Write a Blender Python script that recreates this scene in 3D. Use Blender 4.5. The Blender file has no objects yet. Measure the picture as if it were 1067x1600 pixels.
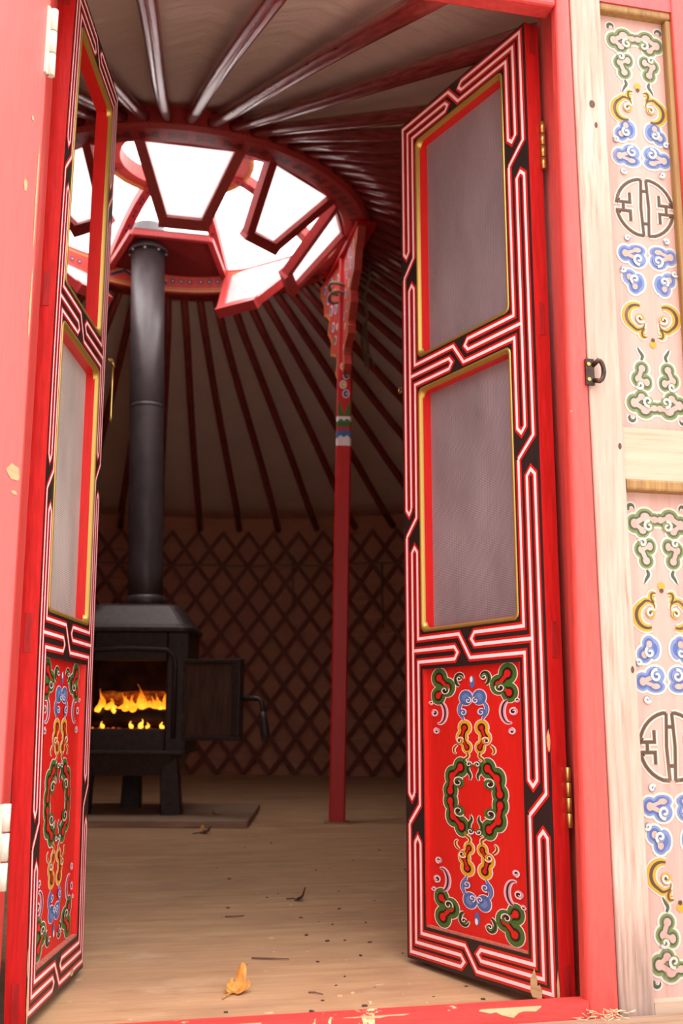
import bpy, bmesh, math, random
from mathutils import Vector, Matrix
from mathutils.geometry import tessellate_polygon
PI = math.pi
R = math.radians
rnd = random.Random(7)
scene = bpy.context.scene
COL = scene.collection

# ------------------------------------------------------------------ materials
LK = 1.0
def lin(r, g, b):
    f = lambda c: (c / 255 / 12.92) if c / 255 <= 0.04045 else ((c / 255 + 0.055) / 1.055) ** 2.4
    return (f(r) * LK, f(g) * LK, f(b) * LK, 1.0)

def mat_base(name, color, rough=0.5, spec=0.5, metal=0.0):
    m = bpy.data.materials.new(name); m.use_nodes = True
    b = m.node_tree.nodes['Principled BSDF']
    b.inputs['Base Color'].default_value = color
    b.inputs['Roughness'].default_value = rough
    b.inputs['Metallic'].default_value = metal
    b.inputs['Specular IOR Level'].default_value = spec
    return m, m.node_tree, b

def coords(nt, scale=(1, 1, 1), rot=(0, 0, 0)):
    tc = nt.nodes.new('ShaderNodeTexCoord'); mp = nt.nodes.new('ShaderNodeMapping')
    mp.inputs['Scale'].default_value = scale; mp.inputs['Rotation'].default_value = rot
    nt.links.new(tc.outputs['Object'], mp.inputs['Vector']); return mp.outputs['Vector']

def noise(nt, vec, scale, detail=4, rough=0.6):
    n = nt.nodes.new('ShaderNodeTexNoise'); n.inputs['Scale'].default_value = scale
    n.inputs['Detail'].default_value = detail; n.inputs['Roughness'].default_value = rough
    nt.links.new(vec, n.inputs['Vector']); return n.outputs['Fac']

def ramp(nt, fac, stops):
    r = nt.nodes.new('ShaderNodeValToRGB'); e = r.color_ramp.elements
    while len(e) < len(stops): e.new(0.5)
    for k, (p, c) in enumerate(stops):
        e[k].position = p; e[k].color = c if len(c) == 4 else (*c, 1)
    nt.links.new(fac, r.inputs['Fac']); return r.outputs['Color']

def mix(nt, fac, a, b, mode='MIX'):
    n = nt.nodes.new('ShaderNodeMix'); n.data_type = 'RGBA'; n.blend_type = mode
    for val, key in ((fac, 0), (a, 6), (b, 7)):
        if hasattr(val, 'is_output'): nt.links.new(val, n.inputs[key])
        else: n.inputs[key].default_value = val
    return n.outputs[2]

def bump(nt, b, h, strength=0.3, dist=0.003):
    n = nt.nodes.new('ShaderNodeBump'); n.inputs['Strength'].default_value = strength
    n.inputs['Distance'].default_value = dist
    nt.links.new(h, n.inputs['Height']); nt.links.new(n.outputs['Normal'], b.inputs['Normal'])

def paint(name, color, rough=0.42, var=0.18, chips=0.0, chipcol=lin(222, 188, 140), scale=30, grain=0.12, spec=0.5, axis='z'):
    m, nt, b = mat_base(name, color, rough, spec)
    sc = {'z': (6, 6, 0.7), 'x': (0.7, 6, 6), 'y': (6, 0.7, 6)}[axis]
    v = coords(nt, sc)
    n1 = noise(nt, v, scale, 5)
    dark = tuple(c * (1 - 2 * var) for c in color[:3]) + (1,)
    light = tuple(min(1, c * (1 + var) + var * 0.015) for c in color[:3]) + (1,)
    c = ramp(nt, n1, [(0.28, dark), (0.72, light)])
    if chips:
        v2 = coords(nt, (1, 1, 0.55))
        n2 = noise(nt, v2, 14, 7, 0.72)
        f = ramp(nt, n2, [(1 - chips - 0.012, (0, 0, 0)), (1 - chips, (1, 1, 1))])
        c = mix(nt, f, c, chipcol)
    nt.links.new(c, b.inputs['Base Color'])
    bump(nt, b, n1, grain, 0.002)
    return m

def wood(name, c1, c2, c3, axis='z', scale=11, rough=0.6, knots=True, grain=0.25):
    m, nt, b = mat_base(name, c1, rough, 0.35)
    sc = {'z': (9, 9, 0.5), 'x': (0.5, 9, 9)}[axis]
    v = coords(nt, sc); n1 = noise(nt, v, scale, 7, 0.65)
    v2 = coords(nt, (1, 1, 0.35) if axis == 'z' else (0.35, 1, 1)); n2 = noise(nt, v2, 5, 3)
    c = ramp(nt, n1, [(0.30, c3), (0.44, c2), (0.60, c1)])
    f = ramp(nt, n2, [(0.42, (0, 0, 0)), (0.68, (1, 1, 1))])
    c = mix(nt, f, c, c2)
    if knots:
        vo = nt.nodes.new('ShaderNodeTexVoronoi'); vo.inputs['Scale'].default_value = 5.5
        nt.links.new(coords(nt, (1, 1, 0.6)), vo.inputs['Vector'])
        k = ramp(nt, vo.outputs['Distance'], [(0.045, (1, 1, 1)), (0.075, (0, 0, 0))])
        c = mix(nt, k, c, lin(150, 105, 75))
    nt.links.new(c, b.inputs['Base Color']); bump(nt, b, n1, grain, 0.002)
    return m

RED = lin(232, 38, 30)
M = {}
LK = 0.72
M['red'] = paint('door_red_paint', lin(226, 30, 24), 0.38, 0.07, 0, grain=0.05)
M['red_panel'] = paint('panel_red_paint', lin(228, 34, 25), 0.42, 0.06, 0, grain=0.05)
M['red_edge'] = paint('stile_edge_red_paint', lin(214, 28, 26), 0.36, 0.14, 0.285, scale=24, grain=0.2)
M['red_plug'] = paint('tenon_plug_paint', lin(186, 26, 24), 0.5, 0.2, 0.25)
M['red_jamb'] = paint('jamb_red_paint', lin(226, 76, 68), 0.45, 0.12, 0.28, scale=26, grain=0.25)
M['red_pinkish'] = paint('pinkish_red_paint', lin(232, 124, 120), 0.4, 0.05, 0.262, scale=20, grain=0.08)  # even pinkish red for the outer door, paler than the other reds
M['red_sill'] = paint('sill_red_paint', lin(222, 66, 60), 0.5, 0.12, 0.36, scale=22, axis='x', grain=0.2)
M['black'] = paint('border_black_paint', lin(44, 32, 30), 0.4, 0.12, 0, grain=0.05)
M['white'] = paint('border_white_paint', (0.84, 0.66, 0.67, 1), 0.45, 0.03, 0, grain=0.03)
M['green'] = paint('cloud_green_paint', lin(74, 118, 44), 0.45, 0.06, 0, grain=0.03)
M['blue'] = paint('cloud_blue_paint', lin(86, 120, 186), 0.45, 0.12, 0, grain=0.03)
M['blue_light'] = paint('cloud_light_blue_paint', lin(120, 150, 200), 0.45, 0.08, 0, grain=0.03)
M['bare'] = wood('bare_pine_under_paint', lin(232, 198, 150), lin(220, 182, 134), lin(186, 144, 104), axis='x', knots=False)
M['yellow'] = paint('cloud_yellow_paint', lin(238, 176, 26), 0.45, 0.06, 0, grain=0.03)
M['pink'] = paint('cloud_pink_paint', lin(240, 172, 190), 0.45, 0.05, 0, grain=0.03)
M['gold'], _nt, _b = mat_base('gold_paint', lin(196, 158, 76), 0.34, 0.5, 0.55)
bump(_nt, _b, noise(_nt, coords(_nt), 160, 3), 0.2, 0.001)
M['lip'] = paint('worn_pink_lip_paint', lin(214, 122, 104), 0.55, 0.2, 0.3)
LK = 0.47
M['stile'] = wood('pale_weathered_pine', lin(252, 218, 202), lin(236, 190, 170), lin(184, 138, 120))
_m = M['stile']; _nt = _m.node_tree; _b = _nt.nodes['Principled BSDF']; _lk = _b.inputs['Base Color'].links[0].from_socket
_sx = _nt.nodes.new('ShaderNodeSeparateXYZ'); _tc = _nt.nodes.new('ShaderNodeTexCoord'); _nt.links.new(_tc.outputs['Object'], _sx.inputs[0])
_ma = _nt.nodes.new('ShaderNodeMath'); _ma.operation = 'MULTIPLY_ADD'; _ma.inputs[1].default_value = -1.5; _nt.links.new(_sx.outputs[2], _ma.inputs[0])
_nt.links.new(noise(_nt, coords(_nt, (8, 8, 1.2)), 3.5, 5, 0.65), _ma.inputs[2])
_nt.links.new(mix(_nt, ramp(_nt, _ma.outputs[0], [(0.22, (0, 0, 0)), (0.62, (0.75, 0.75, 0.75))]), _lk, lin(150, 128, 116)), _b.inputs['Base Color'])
M['rail'] = wood('pale_weathered_pine_rail', lin(250, 216, 190), lin(240, 200, 172), lin(200, 156, 128), axis='x')
M['deck'] = wood('pale_deck_pine', lin(206, 168, 138), lin(186, 146, 116), lin(136, 100, 80), axis='x')
M['fpanel'] = wood('faded_pink_board', lin(250, 200, 186), lin(244, 188, 174), lin(226, 164, 150), scale=7)
M['fwhite'] = wood('worn_white_outline', lin(250, 238, 228), lin(248, 232, 220), lin(240, 205, 190), scale=7, knots=False)
M['fgreen'] = wood('worn_green', lin(150, 166, 92), lin(136, 154, 86), lin(196, 180, 140), scale=7, knots=False)
M['fgreen2'] = wood('worn_dark_green', lin(92, 100, 76), lin(100, 106, 84), lin(170, 145, 126), scale=7, knots=False)
M['fblue'] = wood('worn_blue', lin(150, 168, 216), lin(134, 154, 212), lin(206, 186, 200), scale=7, knots=False)
M['fblue2'] = wood('worn_dark_blue', lin(92, 112, 186), lin(104, 124, 190), lin(170, 155, 190), scale=7, knots=False)
M['fyellow'] = wood('worn_yellow', lin(246, 190, 60), lin(240, 180, 50), lin(238, 190, 130), scale=7, knots=False)
M['fbrown'] = wood('worn_brown', lin(98, 66, 50), lin(108, 76, 58), lin(180, 130, 105), scale=7, knots=False)
M['shou'] = wood('worn_olive_brown', lin(140, 110, 80), lin(126, 96, 70), lin(160, 126, 98), scale=7, knots=False)
M['fmould'] = wood('ochre_moulding', lin(206, 158, 92), lin(184, 134, 78), lin(140, 92, 56), knots=False)
LK = 0.75
# metal etc
M['brass'], _nt, _b = mat_base('brass', lin(206, 168, 96), 0.35, 0.5, 0.9)
bump(_nt, _b, noise(_nt, coords(_nt), 90), 0.2, 0.001)
M['worn_white'] = paint('worn_white_hinge_paint', lin(232, 222, 206), 0.5, 0.08, 0.3, chipcol=lin(120, 70, 50))
M['iron'], _nt, _b = mat_base('cast_iron', lin(42, 36, 37), 0.5, 0.5, 0.25)
_n = noise(_nt, coords(_nt), 40, 5); _nt.links.new(ramp(_nt, _n, [(0.3, lin(52, 36, 33)), (0.75, lin(80, 60, 56))]), _b.inputs['Base Color']); bump(_nt, _b, _n, 0.25, 0.002)
M['iron_warm'], _nt, _b = mat_base('heat_browned_iron', lin(70, 50, 44), 0.5, 0.5, 0.25)
_n = noise(_nt, coords(_nt, (4, 4, 0.6)), 14, 5); _nt.links.new(ramp(_nt, _n, [(0.3, lin(72, 50, 44)), (0.7, lin(108, 76, 64))]), _b.inputs['Base Color'])
M['pipe'], _nt, _b = mat_base('matt_black_flue_steel', lin(62, 56, 60), 0.42, 0.5, 0.2)
_n = noise(_nt, coords(_nt, (1, 1, 0.5)), 18, 5); _nt.links.new(ramp(_nt, _n, [(0.3, lin(70, 58, 60)), (0.7, lin(92, 78, 80))]), _b.inputs['Base Color'])
M['blackmetal'], _nt, _b = mat_base('black_hasp_metal', lin(48, 40, 40), 0.4, 0.5, 0.6)
_n = noise(_nt, coords(_nt), 60, 4); _nt.links.new(ramp(_nt, _n, [(0.35, lin(38, 32, 32)), (0.75, lin(96, 70, 58))]), _b.inputs['Base Color'])
M['brick'], _nt, _b = mat_base('sooty_firebrick', lin(96, 56, 42), 0.9, 0.2)
_n = noise(_nt, coords(_nt), 12, 5); _nt.links.new(ramp(_nt, _n, [(0.3, lin(58, 34, 27)), (0.7, lin(120, 68, 48))]), _b.inputs['Base Color'])
LK = 1.0
# interior
M['crown'] = paint('crown_red_paint', lin(186, 58, 56), 0.4, 0.12, 0, scale=16, grain=0.1)
M['crown_dark'] = paint('crown_maroon_paint', lin(128, 36, 36), 0.36, 0.15, 0, scale=16, grain=0.1)
M['crown_light'] = paint('crown_light_red_paint', lin(206, 72, 62), 0.45, 0.1, 0, scale=16, grain=0.1)
M['pole'] = paint('roof_pole_maroon_varnish', lin(150, 58, 56), 0.2, 0.25, 0.27, chipcol=lin(190, 140, 126), scale=18, grain=0.3, spec=0.9, axis='x')
M['post'] = paint('post_red_paint', lin(196, 22, 20), 0.45, 0.06, 0, scale=12, grain=0.1)
M['post_pale'] = paint('post_pale_edge_paint', lin(214, 160, 130), 0.45, 0.1, 0)
M['slat'] = wood('lattice_maroon_slat', lin(140, 80, 62), lin(126, 68, 53), lin(106, 58, 47), scale=6, knots=False)
M['ochre'] = paint('frieze_ochre_paint', lin(214, 150, 78), 0.45, 0.08, 0)
M['navy'] = paint('frieze_navy_paint', lin(48, 52, 84), 0.45, 0.08, 0)
M['rope'] = wood('pale_hair_rope', lin(150, 124, 100), lin(120, 96, 78), lin(90, 70, 56), scale=20, knots=False)

def fabric(name, c1, c2, bumpy=0.5):
    m, nt, b = mat_base(name, c1, 0.9, 0.15)
    v = coords(nt, (1, 1, 1)); n = noise(nt, v, 2.6, 6, 0.6)
    w = noise(nt, coords(nt, (1, 1, 5)), 5, 4, 0.5)
    nt.links.new(mix(nt, w, ramp(nt, n, [(0.3, c2), (0.7, c1)]), c1), b.inputs['Base Color'])
    bump(nt, b, w, bumpy, 0.03); return m
M['canvas'] = fabric('grey_white_canvas', lin(244, 220, 210), lin(230, 204, 194))
M['felt'] = fabric('cream_wall_canvas', lin(206, 146, 120), lin(182, 124, 102))

def floor_mat():
    m, nt, b = mat_base('worn_plywood', lin(190, 146, 106), 0.55, 0.3)
    v = coords(nt, (0.45, 4.5, 1), (0, 0, 0)); n1 = noise(nt, v, 6, 8, 0.68)
    n2 = noise(nt, coords(nt, (0.6, 1.3, 1)), 3.4, 6, 0.7)
    c = ramp(nt, n1, [(0.25, lin(140, 98, 70)), (0.40, lin(178, 136, 100)), (0.72, lin(198, 158, 120))])
    f = ramp(nt, n2, [(0.45, (0, 0, 0)), (0.75, (0.75, 0.75, 0.75))])
    c = mix(nt, f, c, lin(142, 106, 84))
    f2 = ramp(nt, noise(nt, coords(nt, (0.8, 1.5, 1.7)), 4.5, 5, 0.65), [(0.55, (0, 0, 0)), (0.78, (0.6, 0.6, 0.6))])
    c = mix(nt, f2, c, lin(214, 182, 150))
    n3 = noise(nt, coords(nt, (0.7, 2.2, 1)), 30, 3, 0.7)
    k = ramp(nt, n3, [(0.70, (0, 0, 0)), (0.76, (0.8, 0.8, 0.8))])
    c = mix(nt, k, c, lin(104, 70, 52))
    n4 = noise(nt, coords(nt, (1, 1.6, 1)), 22, 2, 0.5)
    k2 = ramp(nt, n4, [(0.72, (0, 0, 0)), (0.76, (0.6, 0.6, 0.6))])
    c = mix(nt, k2, c, lin(222, 196, 164))
    nt.links.new(c, b.inputs['Base Color']); bump(nt, b, n1, 0.15, 0.002)
    return m
M['floor'] = floor_mat()
M['hearth'] = wood('dusty_hearth_board', lin(170, 138, 112), lin(140, 110, 90), lin(104, 82, 68), axis='x', knots=False)
M['ground'], _nt, _b = mat_base('pale_gravel', lin(196, 184, 170), 0.9, 0.1)
_nt.links.new(ramp(_nt, noise(_nt, coords(_nt), 24, 6), [(0.3, lin(170, 158, 144)), (0.7, lin(216, 204, 190))]), _b.inputs['Base Color'])

def screen_mat(name, c, alpha):
    m, nt, b = mat_base(name, c, 0.55, 0.3)
    n = noise(nt, coords(nt, (1, 1, 0.35)), 9, 5, 0.6)
    cc = ramp(nt, n, [(0.3, tuple(x * 0.78 for x in c[:3])), (0.7, tuple(min(1, x * 1.12) for x in c[:3]))])
    def wave(direction):
        w = nt.nodes.new('ShaderNodeTexWave'); w.wave_type = 'BANDS'; w.bands_direction = direction
        w.inputs['Scale'].default_value = 95; w.inputs['Distortion'].default_value = 0.6
        w.inputs['Detail Scale'].default_value = 0.6
        nt.links.new(coords(nt), w.inputs['Vector']); return w.outputs['Fac']
    th = mix(nt, 0.5, wave('X'), wave('Z'))
    cc = mix(nt, 0.55, cc, mix(nt, 1.0, cc, th, 'MULTIPLY'))
    nt.links.new(cc, b.inputs['Base Color'])
    rr = ramp(nt, th, [(0.2, (alpha - 0.2,) * 3), (0.8, (min(1, alpha + 0.1),) * 3)])
    nt.links.new(rr, b.inputs['Alpha']); return m
M['screen'] = screen_mat('grey_insect_mesh', lin(160, 144, 148), 0.88)
M['screen_lit'] = screen_mat('lit_grey_insect_mesh', lin(206, 190, 184), 0.94)  # stronger light on the left window put into the mesh colour

def pane_mat():
    m = bpy.data.materials.new('milky_plastic_glazing'); m.use_nodes = True; nt = m.node_tree
    out = nt.nodes['Material Output']; b = nt.nodes['Principled BSDF']
    b.inputs['Base Color'].default_value = (0.92, 0.88, 0.87, 1); b.inputs['Roughness'].default_value = 0.25
    t = nt.nodes.new('ShaderNodeBsdfTranslucent')
    n = noise(nt, coords(nt), 7, 4)
    nt.links.new(ramp(nt, n, [(0.3, (0.93, 0.9, 0.89)), (0.7, (0.98, 0.97, 0.97))]), t.inputs['Color'])
    ms = nt.nodes.new('ShaderNodeMixShader'); ms.inputs[0].default_value = 0.66
    nt.links.new(b.outputs[0], ms.inputs[1]); nt.links.new(t.outputs[0], ms.inputs[2])
    nt.links.new(ms.outputs[0], out.inputs['Surface']); return m
M['pane'] = pane_mat()

def flame_mat():
    m = bpy.data.materials.new('flame'); m.use_nodes = True; nt = m.node_tree
    out = nt.nodes['Material Output']; nt.nodes.remove(nt.nodes['Principled BSDF'])
    e = nt.nodes.new('ShaderNodeEmission'); tc = nt.nodes.new('ShaderNodeTexCoord')
    s = nt.nodes.new('ShaderNodeSeparateXYZ'); nt.links.new(tc.outputs['Generated'], s.inputs[0])
    n = noise(nt, coords(nt), 26, 3)
    a = nt.nodes.new('ShaderNodeMath'); a.operation = 'MULTIPLY_ADD'; a.inputs[1].default_value = 0.55; a.inputs[2].default_value = -0.27
    nt.links.new(n, a.inputs[0])
    a2 = nt.nodes.new('ShaderNodeMath'); a2.operation = 'ADD'; nt.links.new(a.outputs[0], a2.inputs[0]); nt.links.new(s.outputs[2], a2.inputs[1])
    c = ramp(nt, a2.outputs[0], [(0.0, (1.0, 0.30, 0.02)), (0.2, (1.0, 0.52, 0.06)), (0.5, (1.0, 0.25, 0.01)), (1.0, (0.42, 0.05, 0.005))])
    st = ramp(nt, a2.outputs[0], [(0.0, (0.9,) * 3), (0.25, (1.0,) * 3), (1.0, (0.25,) * 3)])
    mm = nt.nodes.new('ShaderNodeMath'); mm.operation = 'MULTIPLY'; mm.inputs[1].default_value = 2.2; nt.links.new(st, mm.inputs[0])
    nt.links.new(c, e.inputs['Color']); nt.links.new(mm.outputs[0], e.inputs['Strength'])
    nt.links.new(e.outputs[0], out.inputs['Surface']); return m
M['flame'] = flame_mat()
def ember_mat():
    m, nt, b = mat_base('glowing_embers', lin(40, 22, 18), 0.9, 0.2)
    n = noise(nt, coords(nt), 24, 4, 0.7)
    nt.links.new(ramp(nt, n, [(0.5, (0.02, 0.002, 0)), (0.62, (1.0, 0.16, 0.01)), (0.75, (1, 0.5, 0.08))]), b.inputs['Emission Color'])
    nt.links.new(ramp(nt, n, [(0.46, (0, 0, 0)), (0.62, (1, 1, 1))]), b.inputs['Emission Strength']); return m
M['ember'] = ember_mat()
M['glow_log'], _nt, _b = mat_base('glowing_charred_log', lin(52, 28, 20), 0.9, 0.2)
_n = noise(_nt, coords(_nt, (1, 2, 2)), 16, 5, 0.7)
_nt.links.new(ramp(_nt, _n, [(0.40, (0.02, 0.002, 0)), (0.56, (0.55, 0.07, 0.005)), (0.72, (1, 0.3, 0.03))]), _b.inputs['Emission Color']); _b.inputs['Emission Strength'].default_value = 0.35
M['log'] = wood('charred_log', lin(70, 42, 30), lin(48, 28, 22), lin(24, 15, 13), axis='x', knots=False)
M['leaf_dry'] = wood('dry_ochre_leaf', lin(206, 146, 66), lin(186, 122, 54), lin(150, 92, 44), scale=14, knots=False)
M['leaf_dark'] = wood('dark_curled_leaf', lin(92, 62, 46), lin(74, 48, 38), lin(50, 34, 28), scale=14, knots=False)
M['twig'] = wood('grey_twig', lin(116, 84, 72), lin(96, 66, 58), lin(70, 48, 42), axis='x', knots=False)
M['straw'] = wood('dry_straw', lin(222, 190, 150), lin(200, 160, 120), lin(160, 120, 90), knots=False)

# ------------------------------------------------------------------ mesh helper
ROOTM = {}
class MB:
    def __init__(s): s.v = []; s.f = []; s.m = []; s.sm = []
    def face(s, pts, m=0, smooth=False):
        k = len(s.v); s.v += [Vector(p) for p in pts]; s.f.append(list(range(k, k + len(pts)))); s.m.append(m); s.sm.append(smooth)
    def box(s, lo, hi, m=0, T=None):
        x0, y0, z0 = lo; x1, y1, z1 = hi
        p = [Vector(q) for q in ((x0, y0, z0), (x1, y0, z0), (x1, y1, z0), (x0, y1, z0), (x0, y0, z1), (x1, y0, z1), (x1, y1, z1), (x0, y1, z1))]
        if T: p = [T(q) if callable(T) else T @ q for q in p]
        k = len(s.v); s.v += p
        for f in ((0, 3, 2, 1), (4, 5, 6, 7), (0, 1, 5, 4), (1, 2, 6, 5), (2, 3, 7, 6), (3, 0, 4, 7)):
            s.f.append([k + i for i in f]); s.m.append(m); s.sm.append(False)
    def bar(s, p0, p1, w, h, up=(0, 0, 1), m=0, bev=0.0, w1=None, h1=None):
        p0 = Vector(p0); p1 = Vector(p1); d = (p1 - p0).normalized(); up = Vector(up)
        a = d.cross(up).normalized(); b = a.cross(d).normalized()
        w1 = w if w1 is None else w1; h1 = h if h1 is None else h1
        def ring(p, w, h):
            x, y, c = w / 2, h / 2, bev
            if c == 0: q = [(-x, -y), (x, -y), (x, y), (-x, y)]
            else: q = [(-x + c, -y), (x - c, -y), (x, -y + c), (x, y - c), (x - c, y), (-x + c, y), (-x, y - c), (-x, -y + c)]
            return [p + a * i + b * j for i, j in q]
        s.loft([ring(p0, w, h), ring(p1, w1, h1)], m, caps=True)
    def loft(s, rings, m=0, caps=True, smooth=False, closed=True):
        k = len(s.v); n = len(rings[0])
        for r in rings: s.v += [Vector(p) for p in r]
        for i in range(len(rings) - 1):
            for j in range(n if closed else n - 1):
                j2 = (j + 1) % n
                s.f.append([k + i * n + j, k + i * n + j2, k + (i + 1) * n + j2, k + (i + 1) * n + j]); s.m.append(m); s.sm.append(smooth)
        if caps and closed:
            s.f.append([k + j for j in reversed(range(n))]); s.m.append(m); s.sm.append(False)
            s.f.append([k + (len(rings) - 1) * n + j for j in range(n)]); s.m.append(m); s.sm.append(False)
    def tube(s, pts, r, n=8, m=0, caps=True, closed=False):
        pts = [Vector(p) for p in pts]; rings = []; N = len(pts)
        ref = None
        for i, p in enumerate(pts):
            if closed: d = (pts[(i + 1) % N] - pts[i - 1]).normalized()
            else: d = (pts[min(i + 1, N - 1)] - pts[max(i - 1, 0)]).normalized()
            if ref is None: ref = Vector((0, 0, 1)) if abs(d.z) < 0.9 else Vector((1, 0, 0))
            a = d.cross(ref).normalized(); b = a.cross(d).normalized(); ref = b
            rr = r[i] if isinstance(r, (list, tuple)) else r
            rings.append([p + (a * math.cos(t) + b * math.sin(t)) * rr for t in (2 * PI * q / n for q in range(n))])
        if closed: rings.append(rings[0])
        s.loft(rings, m, caps and not closed, True)
    def lathe(s, prof, c, n=32, m=0, caps=True):
        s.loft([[(c[0] + r * math.cos(2 * PI * k / n), c[1] + r * math.sin(2 * PI * k / n), c[2] + z) for k in range(n)] for r, z in prof], m, caps, True)
    def prism(s, poly, f, d0, d1, m=0, mside=None):
        """poly 2-D outline; f(x, y, d) -> point; front at d0, back at d1"""
        k = len(s.v); n = len(poly); ms = m if mside is None else mside
        s.v += [Vector(f(x, y, d0)) for x, y in poly] + [Vector(f(x, y, d1)) for x, y in poly]
        tr = tessellate_polygon([[Vector((x, y, 0)) for x, y in poly]])
        for t in tr:
            s.f.append([k + i for i in t]); s.m.append(m); s.sm.append(False)
            s.f.append([k + n + i for i in reversed(t)]); s.m.append(ms); s.sm.append(False)
        for i in range(n):
            j = (i + 1) % n
            s.f.append([k + i, k + j, k + n + j, k + n + i]); s.m.append(ms); s.sm.append(False)
    # flat paint on a plane: P(x, y, layer) -> point
    def nxt(s, layer):
        s.k = (getattr(s, 'k', 0) + 1) % 15
        return layer + 0.062 * s.k
    def ribbon(s, pts, w, P, layer, m, closed=False):
        layer = s.nxt(layer)
        pts = [Vector((x, y)) for x, y in pts]; N = len(pts); L = []; Rr = []
        for i in range(N):
            ds = []
            if closed or i > 0:
                q = (pts[i] - pts[i - 1])
                if q.length > 1e-9: ds.append(q.normalized())
            if closed or i < N - 1:
                q = (pts[(i + 1) % N] - pts[i])
                if q.length > 1e-9: ds.append(q.normalized())
            if not ds: ds = [Vector((1, 0))]
            ns = [Vector((-d.y, d.x)) for d in ds]
            nn = sum(ns, Vector((0, 0)))
            nn = nn.normalized() if nn.length > 1e-6 else ns[0]
            k = 1 / max(0.45, nn.dot(ns[0]))
            ww = w[i] if isinstance(w, list) else w
            L.append(pts[i] + nn * ww / 2 * k); Rr.append(pts[i] - nn * ww / 2 * k)
        for i in range(N if closed else N - 1):
            j = (i + 1) % N
            s.face([P(L[i].x, L[i].y, layer), P(Rr[i].x, Rr[i].y, layer), P(Rr[j].x, Rr[j].y, layer), P(L[j].x, L[j].y, layer)], m)
    def disc(s, c, r, P, layer, m, n=20, ry=None, rot=0):
        ry = r if ry is None else ry; layer = s.nxt(layer)
        pts = []
        for k in range(n):
            a = 2 * PI * k / n; x, y = r * math.cos(a), ry * math.sin(a)
            pts.append(P(c[0] + x * math.cos(rot) - y * math.sin(rot), c[1] + x * math.sin(rot) + y * math.cos(rot), layer))
        s.face(pts, m)
    def poly(s, pts, P, layer, m):
        layer = s.nxt(layer)
        for t in tessellate_polygon([[Vector((x, y, 0)) for x, y in pts]]):
            s.face([P(*pts[i], layer) for i in t], m)
    def build(s, name, mats, parent=None, world=False, loc=None, bevel=0.0):
        me = bpy.data.meshes.new(name)
        inv = None
        if parent is not None and world: inv = ROOTM[parent.name].inverted()
        off = Vector(loc) if loc is not None else Vector((0, 0, 0))
        vs = [(inv @ v if inv else v - off) for v in s.v]
        me.from_pydata([tuple(v) for v in vs], [], s.f)
        if not isinstance(mats, (list, tuple)): mats = [mats]
        for m in mats: me.materials.append(M[m] if isinstance(m, str) else m)
        me.polygons.foreach_set('material_index', s.m); me.polygons.foreach_set('use_smooth', s.sm)
        me.validate(); me.update()
        o = bpy.data.objects.new(name, me); COL.objects.link(o)
        if parent is not None: o.parent = parent
        elif loc is not None: o.location = off
        ROOTM[o.name] = Matrix.Translation(off) if parent is None else ROOTM[parent.name]
        if bevel:
            b = o.modifiers.new('bevel', 'BEVEL'); b.width = bevel; b.segments = 2; b.limit_method = 'ANGLE'; b.angle_limit = R(40)
        return o

def thing(name, label, cat, loc=(0, 0, 0), mat=None, group=None):
    o = bpy.data.objects.new(name, None); COL.objects.link(o); o.empty_display_size = 0.05
    mw = mat if mat is not None else Matrix.Translation(Vector(loc))
    o.matrix_world = mw; ROOTM[o.name] = mw.copy()
    tag(o, label, cat, group); return o
def tag(o, label, cat, group=None):
    o['label'] = label; o['category'] = cat
    if group: o['group'] = group
    return o
def struct(o): o['kind'] = 'structure'; return o

# ------------------------------------------------------------------ camera
fpx = 1650.0
yaw, pitch, roll = R(12.665), R(10.473), R(0.28)
CZ = 0.5
fwd = Vector((math.sin(yaw) * math.cos(pitch), math.cos(yaw) * math.cos(pitch), math.sin(pitch)))
rt = Vector((math.cos(yaw), -math.sin(yaw), 0)); up = rt.cross(fwd)
r2 = rt * math.cos(roll) + up * math.sin(roll); u2 = up * math.cos(roll) - rt * math.sin(roll)
cam = bpy.data.cameras.new('camera'); camo = bpy.data.objects.new('camera', cam); COL.objects.link(camo)
camo.matrix_world = Matrix(((r2.x, u2.x, -fwd.x, 0), (r2.y, u2.y, -fwd.y, 0), (r2.z, u2.z, -fwd.z, CZ), (0, 0, 0, 1)))
cam.sensor_fit = 'VERTICAL'; cam.sensor_height = 36; cam.lens = fpx / 1600 * 36
cam.clip_start = 0.02
cam.dof.use_dof = True; cam.dof.focus_distance = 1.95; cam.dof.aperture_fstop = 6.0
scene.camera = camo

# ------------------------------------------------------------------ setting: floor, round wall, roof
CW = Vector((0.35, 4.95)); RW = 3.2          # round wall
CC = Vector((0.25, 4.60))                    # crown
def ringpt(c, r, a, z): return Vector((c.x + r * math.cos(a), c.y + r * math.sin(a), z))

m = MB()
N = 72
top = []
for k in range(N):
    p = ringpt(CW, 3.34, 2 * PI * k / N, 0)
    top.append((p.x, max(p.y, 1.685)))
m.prism(top, lambda x, y, d: (x, y, d), 0.0, -0.1)
floor = struct(m.build('floor', 'floor'))

DOOR_A0, DOOR_A1 = R(-90 - 11.2), R(-90 + 11.2)     # opening in the round wall
def wall_arc(r0, r1, z0, z1, a0, a1, n, m, mi=0):
    rings = []
    for k in range(n + 1):
        a = a0 + (a1 - a0) * k / n
        rings.append([ringpt(CW, r0, a, z0), ringpt(CW, r1, a, z0), ringpt(CW, r1, a, z1), ringpt(CW, r0, a, z1)])
    m.loft(rings, mi, True)
m = MB(); wall_arc(3.24, 3.30, 0.0, 1.95, DOOR_A1, DOOR_A0 + 2 * PI, 120, m)
struct(m.build('wall_back', 'felt'))

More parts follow.
